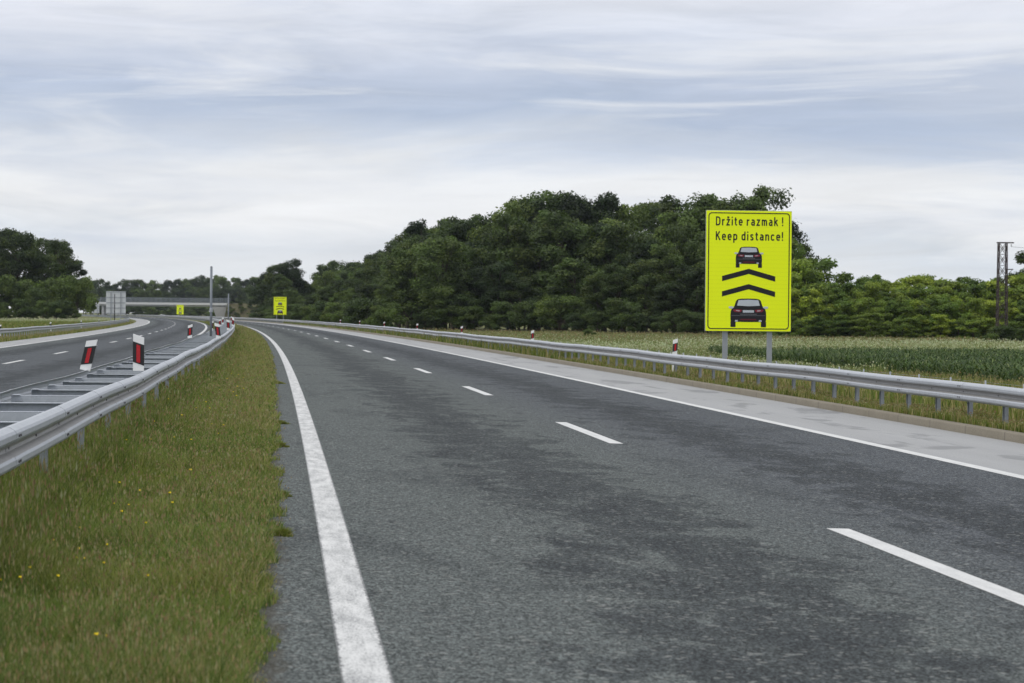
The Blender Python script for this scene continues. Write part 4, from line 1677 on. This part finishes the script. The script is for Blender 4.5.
# ---------------------------------------------------------------- sky
SUN_EL, SUN_AZ = R(56), R(236)          # azimuth measured from +Y towards +X
w = bpy.data.worlds.new('World')
SC.world = w
w.use_nodes = True
nt = w.node_tree
nt.nodes.clear()
S = NT.__new__(NT)
S.t = nt
wo = nt.nodes.new('ShaderNodeOutputWorld')
g = S.n('ShaderNodeTexCoord').outputs['Generated']
sx = S.n('ShaderNodeSeparateXYZ', {0: g})
el = S.math('ARCSINE', sx.outputs[2])
azm = S.math('ARCTAN2', sx.outputs[0], sx.outputs[1])
elp = S.math('ABSOLUTE', el)
# coordinates of a flat layer far overhead: streaks get thinner towards the horizon
cv = S.n('ShaderNodeCombineXYZ', {0: S.math('MULTIPLY', azm, 1.0), 1: el, 2: 0.0}).outputs[0]
warp = S.noise(S.vec(cv, (5.0, 22, 1), (2.3, .7, 0)), 1.0, 5, .6, .6)
warp2 = S.noise(S.vec(cv, (9, 62, 1), (.3, 4.1, 0)), 1.0, 8, .6, .7)
warp3 = S.noise(S.vec(cv, (3.4, 11, 1), (7.3, 2.2, 0)), 1.0, 4, .55)
ee = S.math('ADD', el, S.math('ADD', S.math('MULTIPLY', S.math('SUBTRACT', warp, .5), .05), S.math('MULTIPLY', S.math('SUBTRACT', warp2, .5), .020)))
ee = S.math('ADD', ee, S.math('MULTIPLY', azm, .02))
t = S.math('DIVIDE', ee, .16)
band = S.ramp(t, [(0.0, (.80, .82, .84)), (.10, (.80, .83, .865)), (.17, (.74, .79, .855)), (.26, (.94, .95, .965)), (.36, (.90, .92, .95)), (.45, (.65, .71, .815)),
                  (.55, (.47, .55, .70)), (.63, (.53, .60, .745)), (.74, (.73, .77, .865)), (.84, (.80, .825, .905)), (1.0, (.74, .765, .86))])
stv = S.ramp(warp2, [(.25, .89), (.5, 1.0), (.72, 1.09)])
wis = S.ramp(S.noise(S.vec(cv, (5.5, 44, 1), (1.3, 9.4, 0)), 1.0, 7, .6, 1.0), [(.50, 0.0), (.68, 1.0)])
wis2 = S.ramp(S.noise(S.vec(cv, (12, 150, 1), (8.3, 3.4, 0)), 1.0, 6, .6, .8), [(.54, 0.0), (.72, 1.0)])
dk = S.ramp(S.noise(S.vec(cv, (4.0, 32, 1), (4.3, 2.4, 0)), 1.0, 7, .58, .9), [(.50, 0.0), (.70, 1.0)])
c = S.mix(1.0, band, stv, 'MULTIPLY')
c = S.mix(S.math('MULTIPLY', dk, .6), c, (.55, .615, .745))
c = S.mix(S.math('MULTIPLY', wis, .62), c, (.90, .915, .945))
c = S.mix(S.math('MULTIPLY', wis2, .16), c, (.88, .895, .93))
c = S.mix(S.math('MULTIPLY', S.ramp(warp3, [(.45, 0.0), (.7, 1.0)]), .3), c, (.82, .845, .89))
# upper sky: broad grey-white cloud cover
up = S.noise(g, 2.6, 5, .6, .4)
cu = S.mix(S.ramp(up, [(.35, 0.0), (.65, 1.0)]), (.85, .88, .94), (1.3, 1.31, 1.33))
fu = S.ramp(el, [(.13, 0.0), (.30, 1.0)])
c = S.mix(fu, c, cu)
c10 = S.mix(1.0, c, (10.0, 10.0, 10.0), 'MULTIPLY')
sk = S.n('ShaderNodeTexSky', sky_type='NISHITA', sun_disc=False, sun_elevation=SUN_EL, sun_rotation=SUN_AZ, air_density=1.0, dust_density=2.0)
mixs = S.mix(.94, sk.outputs[0], c10)
bg = S.n('ShaderNodeBackground', {'Color': mixs, 'Strength': .1})
nt.links.new(bg.outputs[0], wo.inputs[0])

ld = bpy.data.lights.new('sun', 'SUN')
ld.energy = 1.5
ld.angle = R(14)
ld.color = (1, .96, .9)
lo = bpy.data.objects.new('sun', ld)
sd = Vector((math.sin(SUN_AZ) * math.cos(SUN_EL), math.cos(SUN_AZ) * math.cos(SUN_EL), math.sin(SUN_EL)))
lo.rotation_euler = sd.to_track_quat('Z', 'Y').to_euler()
lo.location = (0, 0, 40)
COL.objects.link(lo)

# ---------------------------------------------------------------- camera
ca = bpy.data.cameras.new('camera')
ca.sensor_width = 36
ca.lens = 36 * F / 1024
ca.clip_start = .2
ca.clip_end = 20000
ca.dof.use_dof = True
ca.dof.focus_distance = 34
ca.dof.aperture_fstop = 6.3
co = bpy.data.objects.new('camera', ca)
COL.objects.link(co)
pitch = math.atan(25.6 / F)
roll = .009
f = Vector((0, math.cos(pitch), -math.sin(pitch)))
r = Vector((math.cos(roll), 0, math.sin(roll)))
u = r.cross(f).normalized()
r = f.cross(u).normalized()
mw = Matrix((r, u, -f)).transposed().to_4x4()
mw.translation = (0, 0, CAM_H)
co.matrix_world = mw
SC.camera = co

SC.view_settings.view_transform = 'Standard'
SC.view_settings.look = 'None'
SC.view_settings.exposure = 0
SC.view_settings.gamma = 1
SC.view_settings.use_curve_mapping = False
SC.cycles.max_bounces = 6
SC.cycles.transparent_max_bounces = 4
